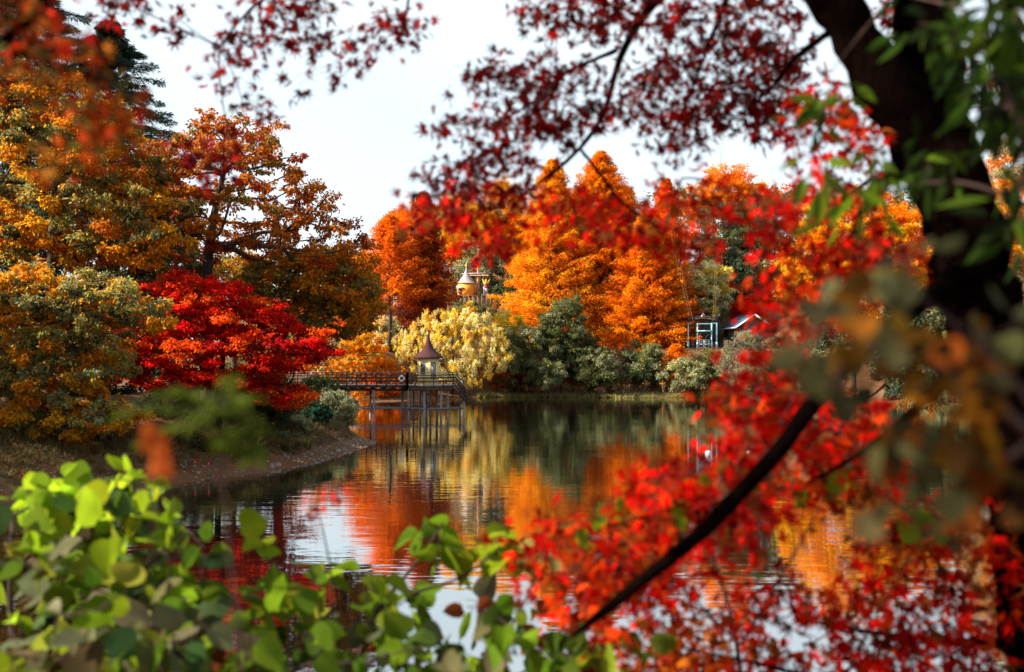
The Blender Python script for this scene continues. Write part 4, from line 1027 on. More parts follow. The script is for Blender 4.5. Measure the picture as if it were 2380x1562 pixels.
def limb_pts(pts, n=30):
    """(px, py, D, width px) -> smooth 3-D path and radii"""
    q = np.array([P(a, b, D) for a, b, D, w_ in pts]); r = np.array([w_ / 2 / F * D for a, b, D, w_ in pts])
    s = np.concatenate([[0], np.cumsum(np.linalg.norm(np.diff(q, axis=0), axis=1))]); t = np.linspace(0, s[-1], n)
    p = np.column_stack([np.interp(t, s, q[:, i]) for i in range(3)]); rr = np.interp(t, s, r)
    for _ in range(3): p[1:-1] = .25 * p[:-2] + .5 * p[1:-1] + .25 * p[2:]
    p[1:-1] += rng.normal(0, 1, (n - 2, 3)) * rr[1:-1, None] * 0.10
    return p, rr * (1 + rng.normal(0, .05, n))

def region(poly, n, D0, D1):
    q = np.array(poly, float); lo, hi = q.min(0), q.max(0)
    x = rng.uniform(lo[0], hi[0], n * 25); y = rng.uniform(lo[1], hi[1], n * 25)
    ins, _ = in_poly(q, x, y); x, y = x[ins][:n], y[ins][:n]
    D = rng.uniform(D0, D1, len(x))
    return np.column_stack([(x - CX) / F * D, D, EYE + (HY - y) / F * D])

def near_leaves(L, nodes, per, spread, leaf, pal, tmpl=MAPLE, wide=1.0, droop=0.4, upn=0.4, jit=0.25, flat=0.7, mixp=0.35, curl=(0.2, 1.8), face=0.0):
    n = len(nodes); N = n * per
    k = np.repeat(rng.choice(len(pal), n, p=np.array([p[1] for p in pal]) / sum(p[1] for p in pal)), per)
    off = rng.normal(size=(N, 3)) * spread * np.array([1, 1, flat])
    p = np.repeat(nodes, per, 0) + off
    ax = unit(off) * 0.6 + rnd(N) * 0.6 + np.array([0, 0, -droop])
    nr = rnd(N) + np.array([0, -face, upn])
    L.add(p, ax, nr, leaf * rng.uniform(0.5, 1.25, N), wide * rng.uniform(0.75, 1.15, N), pick(pal, N, k, mixp, jit), tmpl, rng.uniform(*curl, N))

P_MR = [((0.17, 0.003, 0.003), 5), ((0.085, 0.003, 0.004), 4.5), ((0.26, 0.009, 0.003), 1.2), ((0.05, 0.006, 0.004), 2.5)]  # darkened reds: silhouette against the sky put into the leaf colour
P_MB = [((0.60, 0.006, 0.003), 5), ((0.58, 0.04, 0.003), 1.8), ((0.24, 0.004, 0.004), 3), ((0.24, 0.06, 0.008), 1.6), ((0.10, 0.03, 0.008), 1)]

# --- the dark maple on the right
mt = empty('maple_tree', (*P(2440, 1700, 4.2)[:2], 3.1), 'big dark leaning maple trunk at the right, forked, with red leaves overhead', 'tree')
tb = MB()
p1, r1 = limb_pts([(2480, 1790, 4.2, 270), (2450, 1640, 4.2, 225), (2430, 1400, 4.2, 190), (2385, 1150, 4.2, 170), (2330, 930, 4.2, 160), (2280, 720, 4.2, 165), (2258, 625, 4.2, 178), (2222, 458, 4.2, 165), (2140, 310, 4.2, 150), (2030, 166, 4.2, 122), (1930, 0, 4.2, 104), (1850, -150, 4.2, 96), (1740, -420, 4.2, 70), (1600, -800, 4.4, 40)], 60)
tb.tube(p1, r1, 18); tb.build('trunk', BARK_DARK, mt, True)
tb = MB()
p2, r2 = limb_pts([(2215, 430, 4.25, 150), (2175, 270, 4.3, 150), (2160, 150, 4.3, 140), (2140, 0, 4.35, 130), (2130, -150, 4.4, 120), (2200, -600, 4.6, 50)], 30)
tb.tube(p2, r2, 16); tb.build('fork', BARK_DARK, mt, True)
limbs = [
    [(1850, -150, 4.2, 60), (1700, -120, 4.6, 36), (1600, -80, 4.9, 28), (1524, 0, 5, 24), (1481, 56, 5, 20), (1434, 112, 5, 17), (1430, 172, 5, 14), (1421, 241, 5, 12), (1387, 309, 5, 11), (1331, 365, 5, 9.5), (1266, 421, 5, 8), (1223, 451, 5, 6), (1180, 470, 5, 4), (1080, 520, 5.1, 3)],
    [(1434, 116, 5, 12), (1374, 142, 5, 9), (1309, 168, 5, 8), (1270, 215, 5.1, 6), (1200, 262, 5.1, 4), (1110, 300, 5.1, 3)],
    [(1352, 350, 5, 8), (1391, 400, 4.9, 8), (1438, 464, 4.8, 7), (1480, 500, 4.8, 6), (1560, 535, 4.7, 4), (1640, 560, 4.7, 3)],
    [(1700, -120, 4.6, 22), (1690, 0, 4.8, 14), (1640, 120, 4.9, 9), (1600, 230, 5, 6), (1560, 320, 5, 4)],
    [(1950, 60, 4.2, 20), (1850, 130, 4.5, 14), (1790, 210, 4.7, 9), (1700, 280, 4.8, 5)],
    [(1850, -150, 4.2, 50), (1500, -260, 4.8, 34), (1100, -200, 5, 22), (900, -110, 5.1, 14), (700, -60, 5.2, 9), (560, 20, 5.2, 6), (510, 110, 5.2, 4)],
    [(1100, -200, 5, 14), (960, -70, 5.1, 8), (940, 60, 5.1, 4)],
    [(2170, 380, 4.15, 40), (2100, 395, 4.2, 22), (2035, 408, 4.4, 16), (1980, 546, 4.4, 14), (1930, 650, 4.4, 11), (1870, 740, 4.4, 8), (1800, 800, 4.4, 5)],
    [(2035, 408, 4.4, 12), (1950, 470, 4.5, 9), (1850, 500, 4.6, 5)],
    [(2255, 620, 4.1, 60), (2120, 720, 3.6, 44), (2000, 815, 3.35, 38), (1895, 925, 3.3, 44), (1800, 1062, 3.3, 42), (1700, 1180, 3.3, 40), (1560, 1300, 3.3, 34), (1460, 1375, 3.3, 29), (1385, 1440, 3.3, 24), (1330, 1480, 3.3, 12)],
    [(2300, 820, 4.1, 44), (2200, 890, 3.6, 32), (2130, 948, 3.3, 26), (2060, 1010, 3.3, 20), (1985, 1068, 3.3, 14), (1880, 1120, 3.4, 8)],
    [(1700, 1180, 3.9, 16), (1620, 1190, 3.9, 10), (1500, 1200, 3.95, 7), (1350, 1240, 4, 5)],
    [(1895, 925, 3.9, 18), (1790, 940, 4, 12), (1700, 960, 4, 7)],
]
starts = []
for lm in limbs:
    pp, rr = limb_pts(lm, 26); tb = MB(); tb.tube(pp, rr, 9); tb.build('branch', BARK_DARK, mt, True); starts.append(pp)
start = np.vstack(starts)
L = Leaves(); tw = MB()
R_up = [
    ([(965, 470), (1000, 400), (1060, 350), (1180, 330), (1250, 360), (1240, 440), (1200, 480), (1100, 500), (1010, 500)], 62),
    ([(990, 310), (1060, 250), (1150, 230), (1290, 170), (1400, 150), (1420, 260), (1300, 320), (1200, 310), (1090, 320)], 62),
    ([(1075, 200), (1090, 160), (1200, 130), (1330, 130), (1300, 200), (1180, 220)], 24),
    ([(1180, 30), (1260, -30), (1860, -30), (1850, 60), (1700, 90), (1560, 110), (1480, 90), (1300, 80)], 95),
    ([(1440, 150), (1600, 120), (1850, 130), (1870, 280), (1800, 330), (1700, 290), (1600, 300), (1450, 280)], 105),
    ([(1440, 300), (1560, 290), (1680, 330), (1640, 370), (1500, 360)], 14),
    ([(1700, 60), (1870, 90), (1880, 220), (1780, 230)], 34),
]
for poly, n in R_up:
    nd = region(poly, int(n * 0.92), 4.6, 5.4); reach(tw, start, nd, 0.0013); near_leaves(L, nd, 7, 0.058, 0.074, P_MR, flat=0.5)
R_mid = [
    ([(1170, 480), (1260, 450), (1400, 430), (1480, 480), (1640, 500), (1665, 590), (1600, 600), (1500, 560), (1380, 570), (1300, 530), (1200, 540)], 100),
    ([(960, 470), (1060, 450), (1180, 480), (1160, 580), (1090, 600), (1030, 540), (970, 500)], 46),
    ([(1480, 420), (1600, 400), (1760, 440), (1700, 520), (1600, 520)], 34),
    ([(1120, 545), (1180, 540), (1240, 575), (1200, 600), (1130, 585)], 12)]
for poly, n in R_mid:
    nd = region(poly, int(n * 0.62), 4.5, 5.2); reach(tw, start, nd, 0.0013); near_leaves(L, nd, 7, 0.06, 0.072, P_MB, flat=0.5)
R_sp = [([(440, 215), (500, 120), (540, 60), (620, -20), (740, -20), (790, 40), (720, 110), (620, 100), (570, 190), (500, 200)], 46), ([(880, 20), (960, 10), (1000, 90), (950, 120), (880, 80)], 13),
        ([(770, 70), (830, 60), (830, 140), (780, 130)], 5), ([(355, 30), (410, 10), (425, 80), (380, 80)], 6), ([(220, -10), (330, -20), (320, 40), (250, 45)], 12), ([(430, 330), (540, 310), (560, 390), (470, 420)], 13),
        ([(560, 235), (640, 225), (640, 270), (580, 280)], 6), ([(640, 130), (900, 120), (860, 200), (680, 200)], 6), ([(2270, 60), (2320, 60), (2310, 270), (2280, 270)], 9), ([(2040, -20), (2110, -20), (2100, 50), (2050, 40)], 8)]
for poly, n in R_sp:
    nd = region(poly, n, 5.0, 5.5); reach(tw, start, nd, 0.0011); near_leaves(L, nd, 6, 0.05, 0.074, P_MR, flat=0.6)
R_r = [
    ([(1840, 240), (1900, 200), (2040, 250), (2060, 330), (2000, 400), (1900, 400), (1830, 350)], 55),
    ([(1750, 480), (1850, 410), (2000, 420), (2060, 470), (1990, 600), (1900, 620), (1800, 580)], 80),
    ([(1800, 600), (1930, 580), (2080, 560), (2000, 660), (1930, 720), (1880, 780), (1840, 850), (1780, 870), (1740, 830), (1780, 720)], 95),
    ([(1980, 560), (2150, 500), (2160, 640), (2040, 660)], 30)]
for poly, n in R_r:
    nd = region(poly, int(n * 0.7), 4.1, 4.8); reach(tw, start, nd, 0.0013); near_leaves(L, nd, 7, 0.06, 0.07, P_MB)
R_low = [
    ([(1640, 960), (1700, 890), (1850, 850), (1960, 900), (1900, 1000), (1780, 1060), (1680, 1080)], 80),
    ([(1900, 980), (2000, 930), (2100, 1010), (2110, 1080), (1980, 1160), (1860, 1180), (1820, 1090)], 90),
    ([(1470, 1130), (1560, 1080), (1680, 1070), (1800, 1090), (1850, 1180), (1760, 1260), (1640, 1300), (1560, 1280), (1480, 1210)], 130),
    ([(1215, 1240), (1300, 1200), (1420, 1220), (1560, 1290), (1600, 1330), (1520, 1420), (1400, 1450), (1290, 1430), (1230, 1330)], 110)]
for poly, n in R_low:
    nd = region(poly, int(n * 0.74), 3.6, 4.6); reach(tw, start, nd, 0.0014); near_leaves(L, nd, 7, 0.068, 0.078, P_MB)
# unseen rest of the crown, added above the frame for shade
nd = region([(300, -1500), (2700, -1500), (2700, -120), (1900, -120), (1500, -160), (300, -120)], 90, 3.4, 7.0)
reach(tw, np.vstack([start, p1[-16:], p2[-12:]]), nd, 0.003); near_leaves(L, nd, 60, 0.26, 0.075, P_MB, flat=0.4)
tw.build('twig', TWIG, mt)
L.build('crown', mt, LEAF_NEAR)

# --- low maple at the bottom right
m2 = empty('maple_tree', (*P(2560, 1700, 4.4)[:2], 3.0), 'low red maple spreading across the lower right corner over the water', 'tree')
tb = MB(); starts = []
for lm in ([(2620, 1800, 4.4, 90), (2520, 1560, 4.4, 60), (2380, 1500, 4.3, 26), (2200, 1490, 4.2, 18), (2050, 1475, 4.2, 12), (1850, 1440, 4.2, 7)], [(2520, 1560, 4.4, 44), (2450, 1350, 4.4, 24), (2300, 1240, 4.4, 14), (2150, 1200, 4.4, 8)], [(2520, 1560, 4.4, 40), (2300, 1640, 4.2, 26), (2000, 1600, 4.1, 16), (1750, 1540, 4.1, 10), (1560, 1500, 4.1, 6)]):
    pp, rr = limb_pts(lm, 24); tb.tube(pp, rr, 9); starts.append(pp)
start2 = np.vstack(starts); L = Leaves(); tw = tb
for poly, n, pal in (
    ([(1900, 1360), (2000, 1280), (2130, 1160), (2400, 1180), (2420, 1600), (2100, 1580), (1980, 1480)], 250, P_MB),
    ([(1560, 1400), (1700, 1340), (1880, 1350), (1960, 1440), (1900, 1500), (1700, 1480)], 46, P_MB),
    ([(1750, 1480), (2100, 1480), (2150, 1600), (1760, 1600)], 42, P_MB),
    ([(1460, 1450), (1560, 1410), (1700, 1460), (1760, 1600), (1440, 1600)], 85, [((0.60, 0.08, 0.006), 4), ((0.55, 0.14, 0.012), 3), ((0.5, 0.02, 0.006), 2)])):
    nd = region(poly, int(n * 0.68), 3.9, 4.7); reach(tw, start2, nd, 0.0013); near_leaves(L, nd, 7, 0.062, 0.078, pal)
tb.build('trunk', BARK_DARK, m2, True); L.build('crown', m2, LEAF_NEAR)

# --- maple reaching in at the upper left
m3 = empty('maple_tree', (*P(-500, 1700, 2.9)[:2], 3.1), 'blurred orange red maple branch reaching in at the upper left edge', 'tree')
tb = MB(); starts = []
for lm in ([(-520, 1900, 2.9, 120), (-480, 1000, 2.9, 100), (-400, 400, 2.9, 80), (-300, 0, 2.8, 50), (-200, -250, 2.7, 36)], [(-330, 120, 2.8, 44), (-120, 190, 2.7, 34), (-20, 125, 2.6, 28), (60, 55, 2.6, 24), (130, -30, 2.6, 18)], [(-120, 190, 2.7, 20), (60, 190, 2.7, 9), (180, 220, 2.7, 6), (260, 280, 2.7, 4)]):
    pp, rr = limb_pts(lm, 22); tb.tube(pp, rr, 9); starts.append(pp)
start3 = np.vstack(starts); L = Leaves(); tw = tb
P_LO = [((0.32, 0.032, 0.005), 4), ((0.36, 0.010, 0.004), 2), ((0.26, 0.07, 0.008), 3), ((0.06, 0.055, 0.012), 2)]
for poly, n in (([(-60, 80), (110, 70), (235, 120), (260, 200), (200, 230), (90, 170), (-60, 190)], 30), ([(80, 210), (200, 190), (300, 240), (310, 330), (240, 360), (150, 310)], 24), ([(-60, -40), (200, -40), (100, 50), (-60, 60)], 16), ([(140, 340), (230, 360), (220, 420), (150, 400)], 5)):
    nd = region(poly, n, 2.4, 3.0); reach(tw, start3, nd, 0.0011); near_leaves(L, nd, 6, 0.04, 0.046, P_LO)
n = 230  # unseen upper crown added out of frame to shade the near plants
nd = np.column_stack([rng.uniform(-10, -2.6, n), rng.uniform(-3, 7.5, n), rng.uniform(7.6, 12, n)])
reach(tb, start3, nd, 0.004); near_leaves(L, nd, 60, 0.32, 0.085, P_LO, flat=0.4)
tb.build('trunk', BARK_DARK, m3, True); L.build('crown', m3, LEAF_NEAR)

# --- broad-leaved bushes at the lower left and centre
P_BU = [((0.13, 0.19, 0.006), 4), ((0.07, 0.12, 0.008), 3), ((0.18, 0.20, 0.018), 1.5), ((0.035, 0.065, 0.02), 2.4), ((0.10, 0.105, 0.05), 2.4), ((0.07, 0.055, 0.025), 1.6)]  # full mix darkens the lower leaves: shade put into colour, plus aged olives
P_BD = [((0.075, 0.13, 0.008), 4), ((0.04, 0.07, 0.010), 3), ((0.12, 0.18, 0.010), 2), ((0.08, 0.08, 0.035), 2), ((0.12, 0.025, 0.008), 0.5)]  # darker mix for the centre bush's low leaves, shade put into the colour
def bush(label, root_px, D, limbs_, regs, tip=0.0026):
    e_ = empty('bush', (*P(root_px, 1700, D)[:2], gz(*P(root_px, 1700, D)[:2])), label, 'bush', 'broad-leaved bushes in front of the camera')
    tb = MB(); st_ = []
    for lm in limbs_:
        pp, rr = limb_pts(lm, 18); tb.tube(pp, rr, 8); st_.append(pp)
    st_ = np.vstack(st_); L = Leaves()
    for poly, n, D0, D1, per, spread, leaf, pal in regs:
        nd = region(poly, n, D0, D1); reach(tb, st_, nd, tip); near_leaves(L, nd, per, spread, leaf, pal, BROAD, 1.0, 0.25, 0.75, 0.24, 0.5, 0.45, (-0.2, 2.4), 0.35)
    tb.build('stem', TWIG, e_, True); L.build('foliage', e_, LEAF_NEAR)
    return e_
bush('bright yellow green broad-leaved bush in the lower left corner', 150, 4.6,
     [[(120, 2000, 4.64, 26), (150, 1500, 4.64, 20), (190, 1260, 4.64, 16), (250, 1150, 4.64, 11), (300, 1095, 4.64, 7)], [(150, 1500, 4.64, 14), (330, 1330, 4.47, 9), (420, 1240, 4.47, 6)], [(120, 2000, 4.64, 18), (20, 1450, 4.64, 12), (30, 1200, 4.82, 7)], [(250, 1900, 4.47, 16), (400, 1550, 4.30, 11), (470, 1400, 4.30, 6)]],
     [([(40, 1150), (120, 1110), (260, 1095), (350, 1135), (400, 1190), (380, 1230), (220, 1200), (70, 1200)], 34, 4.30, 5.16, 3, 0.052, 0.128, [((0.24, 0.34, 0.008), 4), ((0.15, 0.23, 0.01), 2), ((0.07, 0.11, 0.03), 1)]),  # brighter colours on the top leaves stand for sunlight
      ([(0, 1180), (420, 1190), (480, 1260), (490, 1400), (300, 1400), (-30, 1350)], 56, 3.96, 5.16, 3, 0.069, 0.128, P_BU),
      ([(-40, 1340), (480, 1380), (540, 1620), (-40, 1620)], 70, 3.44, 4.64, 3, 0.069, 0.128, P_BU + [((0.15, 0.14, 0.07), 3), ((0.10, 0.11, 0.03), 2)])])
bush('green broad-leaved bush across the lower centre with leaves over the bright water', 800, 4.6,
     [[(800, 2000, 4.64, 24), (820, 1560, 4.64, 17), (880, 1400, 4.64, 12), (990, 1290, 4.64, 8), (1030, 1215, 4.64, 4)], [(820, 1560, 4.64, 12), (680, 1400, 4.64, 8), (630, 1280, 4.64, 4)], [(880, 1400, 4.64, 9), (1060, 1350, 4.64, 6), (1150, 1290, 4.64, 4)], [(1000, 1950, 4.47, 18), (1080, 1580, 4.47, 12), (1200, 1450, 4.47, 7), (1265, 1290, 4.47, 4)], [(620, 1900, 4.30, 18), (580, 1560, 4.30, 12), (540, 1380, 4.30, 6)]],
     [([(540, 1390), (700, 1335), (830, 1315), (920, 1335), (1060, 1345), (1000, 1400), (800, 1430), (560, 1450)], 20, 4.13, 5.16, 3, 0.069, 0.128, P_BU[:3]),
      ([(960, 1230), (1020, 1190), (1090, 1250), (1060, 1300), (980, 1290)], 7, 4.47, 4.82, 2, 0.052, 0.155, P_BU[:2]),
      ([(600, 1255), (650, 1250), (660, 1310), (600, 1310)], 3, 4.47, 4.82, 1, 0.034, 0.163, P_BU[:2]), ([(1110, 1260), (1190, 1250), (1190, 1300), (1120, 1300)], 3, 4.47, 4.82, 2, 0.034, 0.155, P_BU[:2]), ([(1225, 1240), (1290, 1240), (1300, 1320), (1240, 1330)], 3, 4.47, 4.82, 2, 0.043, 0.146, [((0.3, 0.34, 0.08), 1)]),
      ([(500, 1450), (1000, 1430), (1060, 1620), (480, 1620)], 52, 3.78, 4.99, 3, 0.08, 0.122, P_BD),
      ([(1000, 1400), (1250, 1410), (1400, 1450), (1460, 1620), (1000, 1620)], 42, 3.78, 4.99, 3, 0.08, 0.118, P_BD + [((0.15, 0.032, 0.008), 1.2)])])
# single green leaves among the red maple
vn = empty('climbing_vine', (*P(1750, 1700, 4.0)[:2], 3.2), 'green climbing vine whose few round leaves show among the red maple', 'vine')
tb = MB(); st_ = []
for lm in ([(1760, 2000, 4.0, 16), (1720, 1500, 4.0, 8), (1650, 1250, 4.0, 5), (1560, 1130, 4.0, 3)], [(1720, 1500, 4.0, 7), (1850, 1280, 4.0, 5), (1950, 1100, 4.0, 3)], [(1760, 2000, 4.0, 12), (2000, 1500, 4.0, 7), (2150, 1220, 4.0, 4)], [(1720, 1500, 4.0, 6), (1520, 1300, 4.0, 4), (1400, 1200, 4.0, 3)]):
    pp, rr = limb_pts(lm, 16); tb.tube(pp, rr, 6); st_.append(pp)
st_ = np.vstack(st_); L = Leaves()
spots = [(1655, 1150), (1640, 1135), (1565, 1165), (1880, 1135), (1920, 1120), (1955, 1105), (1985, 1115), (1900, 1155), (1600, 1190), (1400, 1215), (1360, 1220), (1390, 1235), (1470, 1500), (1500, 1510), (2110, 1215), (2150, 1195), (2190, 1210), (2180, 1240), (1740, 1130), (1250, 1480), (1310, 1520), (1420, 1160)]
nd = np.array([P(a, b, rng.uniform(3.6, 4.1)) for a, b in spots]); reach(tb, st_, nd, 0.0014)
near_leaves(L, nd, 2, 0.024, 0.092, [((0.12, 0.18, 0.008), 4), ((0.07, 0.11, 0.012), 2)], BROAD, 1.0, 0.2, 0.5, 0.2, 0.5, 0.4, (0.2, 1.3), 0.7)
tb.build('stem', TWIG, vn, True); L.build('foliage', vn, LEAF_NEAR)
# evergreen bush with long leaves round the dark trunk
ev = empty('evergreen_bush', (*P(2500, 1700, 2.8)[:2], 3.2), 'dark evergreen bush with long drooping leaves around the leaning trunk', 'bush')
tb = MB(); st_ = []
for lm in ([(2560, 2200, 2.8, 40), (2500, 1200, 2.8, 30), (2440, 500, 2.7, 22), (2330, 150, 2.7, 14), (2240, 20, 2.7, 8)], [(2440, 500, 2.7, 16), (2250, 420, 2.8, 10), (2100, 430, 3.0, 7), (1950, 380, 3.1, 4)], [(2440, 500, 2.7, 14), (2370, 300, 2.6, 8), (2360, 60, 2.6, 5)], [(2240, 20, 2.7, 8), (2080, -20, 3, 6), (1920, 180, 3.1, 3)]):
    pp, rr = limb_pts(lm, 18); tb.tube(pp, rr, 7); st_.append(pp)
st_ = np.vstack(st_); L = Leaves()
P_EV = [((0.020, 0.042, 0.005), 4), ((0.045, 0.08, 0.006), 2), ((0.012, 0.022, 0.006), 3)]
for poly, n, D0, D1, per, leaf, pal in (([(2230, -30), (2400, -30), (2400, 330), (2320, 260), (2250, 140)], 44, 2.5, 3.0, 4, 0.11, P_EV), ([(2080, 40), (2230, 40), (2240, 110), (2120, 120)], 6, 2.5, 3.0, 3, 0.10, P_EV), ([(2320, 200), (2400, 200), (2400, 600), (2340, 540)], 18, 2.4, 2.8, 4, 0.11, P_EV),
     ([(2110, 340), (2250, 320), (2260, 400), (2130, 430)], 7, 2.8, 3.0, 4, 0.11, P_EV), ([(1880, 330), (2060, 310), (2090, 420), (1980, 470), (1890, 450)], 11, 2.9, 3.2, 4, 0.10, [((0.10, 0.15, 0.008), 3), ((0.05, 0.09, 0.010), 1)]), ([(1880, 110), (1960, 140), (1960, 300), (1880, 260)], 6, 2.9, 3.2, 4, 0.09, P_EV[:2])):
    nd = region(poly, n, D0, D1); reach(tb, st_, nd, 0.0016); near_leaves(L, nd, per, 0.045, leaf, pal, LONG, 0.36, 0.5, 0.5, 0.2, 0.7, 0.4, (0.3, 1.3), 0.4)
tb.build('stem', TWIG, ev, True); L.build('foliage', ev, LEAF_NEAR)
# very near olive and ochre sprays
ol = empty('withering_shrub', (*P(2700, 1700, 1.5)[:2], 3.4), 'heavily blurred olive and ochre shrub very near, in front of the dark trunk', 'shrub')
tb = MB(); st_ = []
for lm in ([(2900, 2600, 1.6, 60), (2700, 1500, 1.55, 44), (2450, 1000, 1.5, 30), (2200, 850, 1.5, 20), (2000, 780, 1.5, 14), (1900, 720, 1.5, 9)], [(2450, 1000, 1.5, 22), (2250, 1120, 1.5, 14), (2180, 1250, 1.5, 9)], [(2450, 1000, 1.5, 20), (2300, 820, 1.5, 12), (2100, 660, 1.5, 8)]):
    pp, rr = limb_pts(lm, 16); tb.tube(pp, rr, 7); st_.append(pp)
st_ = np.vstack(st_); L = Leaves()
P_OL = [((0.085, 0.08, 0.03), 4), ((0.04, 0.04, 0.016), 4), ((0.12, 0.05, 0.005), 2.2), ((0.12, 0.12, 0.055), 1)]
P_OC = [((0.15, 0.058, 0.004), 4), ((0.11, 0.024, 0.004), 2.4), ((0.055, 0.05, 0.018), 1.5), ((0.04, 0.018, 0.005), 2.5)]
for poly, n, pal in (([(1860, 760), (1910, 650), (2020, 600), (2150, 600), (2110, 720), (1990, 800), (1900, 830)], 12, P_OL), ([(1900, 830), (2040, 800), (2080, 920), (1990, 950), (1900, 920)], 7, P_OL), ([(2080, 780), (2250, 760), (2330, 840), (2280, 960), (2120, 940)], 15, P_OC), ([(2000, 940), (2120, 960), (2260, 1000), (2280, 1180), (2140, 1210), (2080, 1100)], 13, P_OC + P_OL), ([(2280, 740), (2400, 720), (2400, 900), (2300, 860)], 4, P_OL), ([(2020, 1180), (2200, 1190), (2180, 1300), (2100, 1300)], 4, P_OL)):
    nd = region(poly, n, 1.35, 1.7); reach(tb, st_, nd, 0.0009); near_leaves(L, nd, 3, 0.022, 0.048, pal, BROAD, 1.0, 0.4, 0.4, 0.22, 0.7, 0.4, (0.2, 1.3), 0.5)
tb.build('stem', TWIG, ol, True); L.build('foliage', ol, LEAF_NEAR)
# feathery seedling in front of the left bank
sp_ = empty('conifer_seedling', (*P(520, 1700, 1.9)[:2], 3.4), 'blurred green feathery seedling in front of the left bank', 'seedling')
tb = MB(); L = Leaves()
pp, rr = limb_pts([(600, 2300, 1.9, 14), (560, 1500, 1.9, 11), (520, 1150, 1.9, 8), (500, 960, 1.9, 6), (525, 890, 1.9, 3)], 18); tb.tube(pp, rr, 7)
for arm in ([(505, 930), (430, 905), (380, 912)], [(505, 965), (400, 940), (330, 940), (270, 962)], [(505, 985), (430, 985), (350, 1000), (330, 1030)], [(505, 960), (560, 950), (610, 985), (620, 1000)], [(510, 990), (570, 1000), (600, 1040), (590, 1070)], [(520, 900), (540, 885), (530, 878)], [(500, 1010), (520, 1030), (560, 1045)], [(505, 940), (560, 925), (590, 930)]):
    pp, rr = limb_pts([(a, b, 1.9 + rng.normal(0, .03), 4 - i * .8) for i, (a, b) in enumerate(arm)], 14); tb.tube(pp, rr, 5)
    t_ = np.gradient(pp, axis=0); m_ = 110; i_ = rng.integers(0, 14, m_); s_ = np.where(rng.random(m_) < .5, -1, 1)[:, None]
    side = unit(np.cross(unit(t_[i_]), np.array([0, -.6, 1.0])))
    L.add(pp[i_] + rng.normal(0, .002, (m_, 3)), side * s_ + unit(t_[i_]) * .6 + rnd(m_) * .25 + np.array([0, 0, -.35]), rnd(m_) + np.array([0, -.6, 1]), 0.026 * rng.uniform(.6, 1.3, m_), 0.26, pick([((0.10, 0.14, 0.012), 3), ((0.065, 0.10, 0.012), 2)], m_), QUAD)
tb.build('stem', TWIG, sp_, True); L.build('foliage', sp_, LEAF_NEAR)
L = Leaves(); nd = np.array([P(370 + rng.normal(0, 7), y, 1.5) for y in (995, 1015, 1035, 1060, 1080)]); near_leaves(L, nd, 2, 0.008, 0.034, [((0.24, 0.042, 0.006), 1)], BROAD, .8, 1.2, 0.1, .1, 1, 0, (.2, 1), .8)
tb = MB(); pp, rr = limb_pts([(300, 2400, 1.5, 10), (340, 1400, 1.5, 7), (372, 1100, 1.5, 4), (370, 980, 1.5, 2)], 12); tb.tube(pp, rr, 6)
wl_ = empty('withered_sprig', (*P(300, 1700, 1.5)[:2], 3.4), 'blurred upright sprig with rusty orange withered leaves, left of the seedling', 'sprig'); tb.build('stem', TWIG, wl_, True); L.build('foliage', wl_, LEAF_NEAR)
# red maple seedling over the bright water
ms2 = empty('maple_seedling', (*P(800, 1700, 4.4)[:2], 3.0), 'thin seedling with a few red maple leaves over the water', 'seedling')
tb = MB(); pp, rr = limb_pts([(800, 2000, 4.4, 9), (790, 1500, 4.4, 6), (760, 1250, 4.4, 4), (735, 1165, 4.4, 2)], 14); tb.tube(pp, rr, 6); L = Leaves()
nd = region([(690, 1165), (750, 1145), (830, 1150), (800, 1195), (720, 1195)], 8, 4.3, 4.5); reach(tb, pp, nd, .0014); near_leaves(L, nd, 3, .03, .05, P_MB)
tb.build('stem', TWIG, ms2, True); L.build('foliage', ms2, LEAF_NEAR)

# ================================================================== BANK DETAIL
def blade_template():
    v, f = [], []
    for i, (x, z) in enumerate(((0, 0), (.35, .02), (.65, -.12), (.88, -.36), (1.0, -.58))):
        w_ = (.5, .45, .35, .2, .03)[i]; v += [(x, -w_, z), (x, w_, z)]
        if i: f.append((2 * i - 2, 2 * i - 1, 2 * i + 1, 2 * i))
    return np.array(v, float), f
BLADE = blade_template()
def tuft(L, c, n, length, wid, pal, spread=0.15, lean=0.55):
    """grass blades that rise from c and arch over"""
    a = rng.uniform(0, 2 * pi, n); h = np.column_stack([np.cos(a), np.sin(a), np.zeros(n)])
    p = c + h * (rng.random((n, 1)) * spread)
    ax = h * lean * rng.uniform(.5, 1.5, (n, 1)) + np.array([0, 0, 1.0]) + rnd(n) * .12
    nr = np.array([0, 0, 1.0]) - h * 0.3
    nr = np.cross(np.cross(ax, nr), ax)
    L.add(p, ax, nr, length * rng.uniform(.6, 1.2, n), wid / length, pick(pal, n), BLADE, rng.uniform(.6, 1.5, n))
P_GRS = [((0.16, 0.20, 0.05), 3), ((0.34, 0.26, 0.09), 2), ((0.44, 0.24, 0.03), 1.5)]
for px, D, n, ln, lab in ((515, 43.2, 420, 1.5, 'large arching clump of green and yellow grass on the bank'), (585, 44.0, 120, 1.0, 'smaller yellowing grass clump right of the large one'), (715, 49.5, 80, 0.95, 'spiky yellow green grass clump near the bank point')):
    x = (px - CX) / F * D; c = np.array([x, D, gz(x, D)]); L = Leaves(); tuft(L, c, n, ln, 0.035, P_GRS, 0.30)
    tag(L.build('grass_clump', None), lab, 'grass clump', 'grass clumps on the left bank')
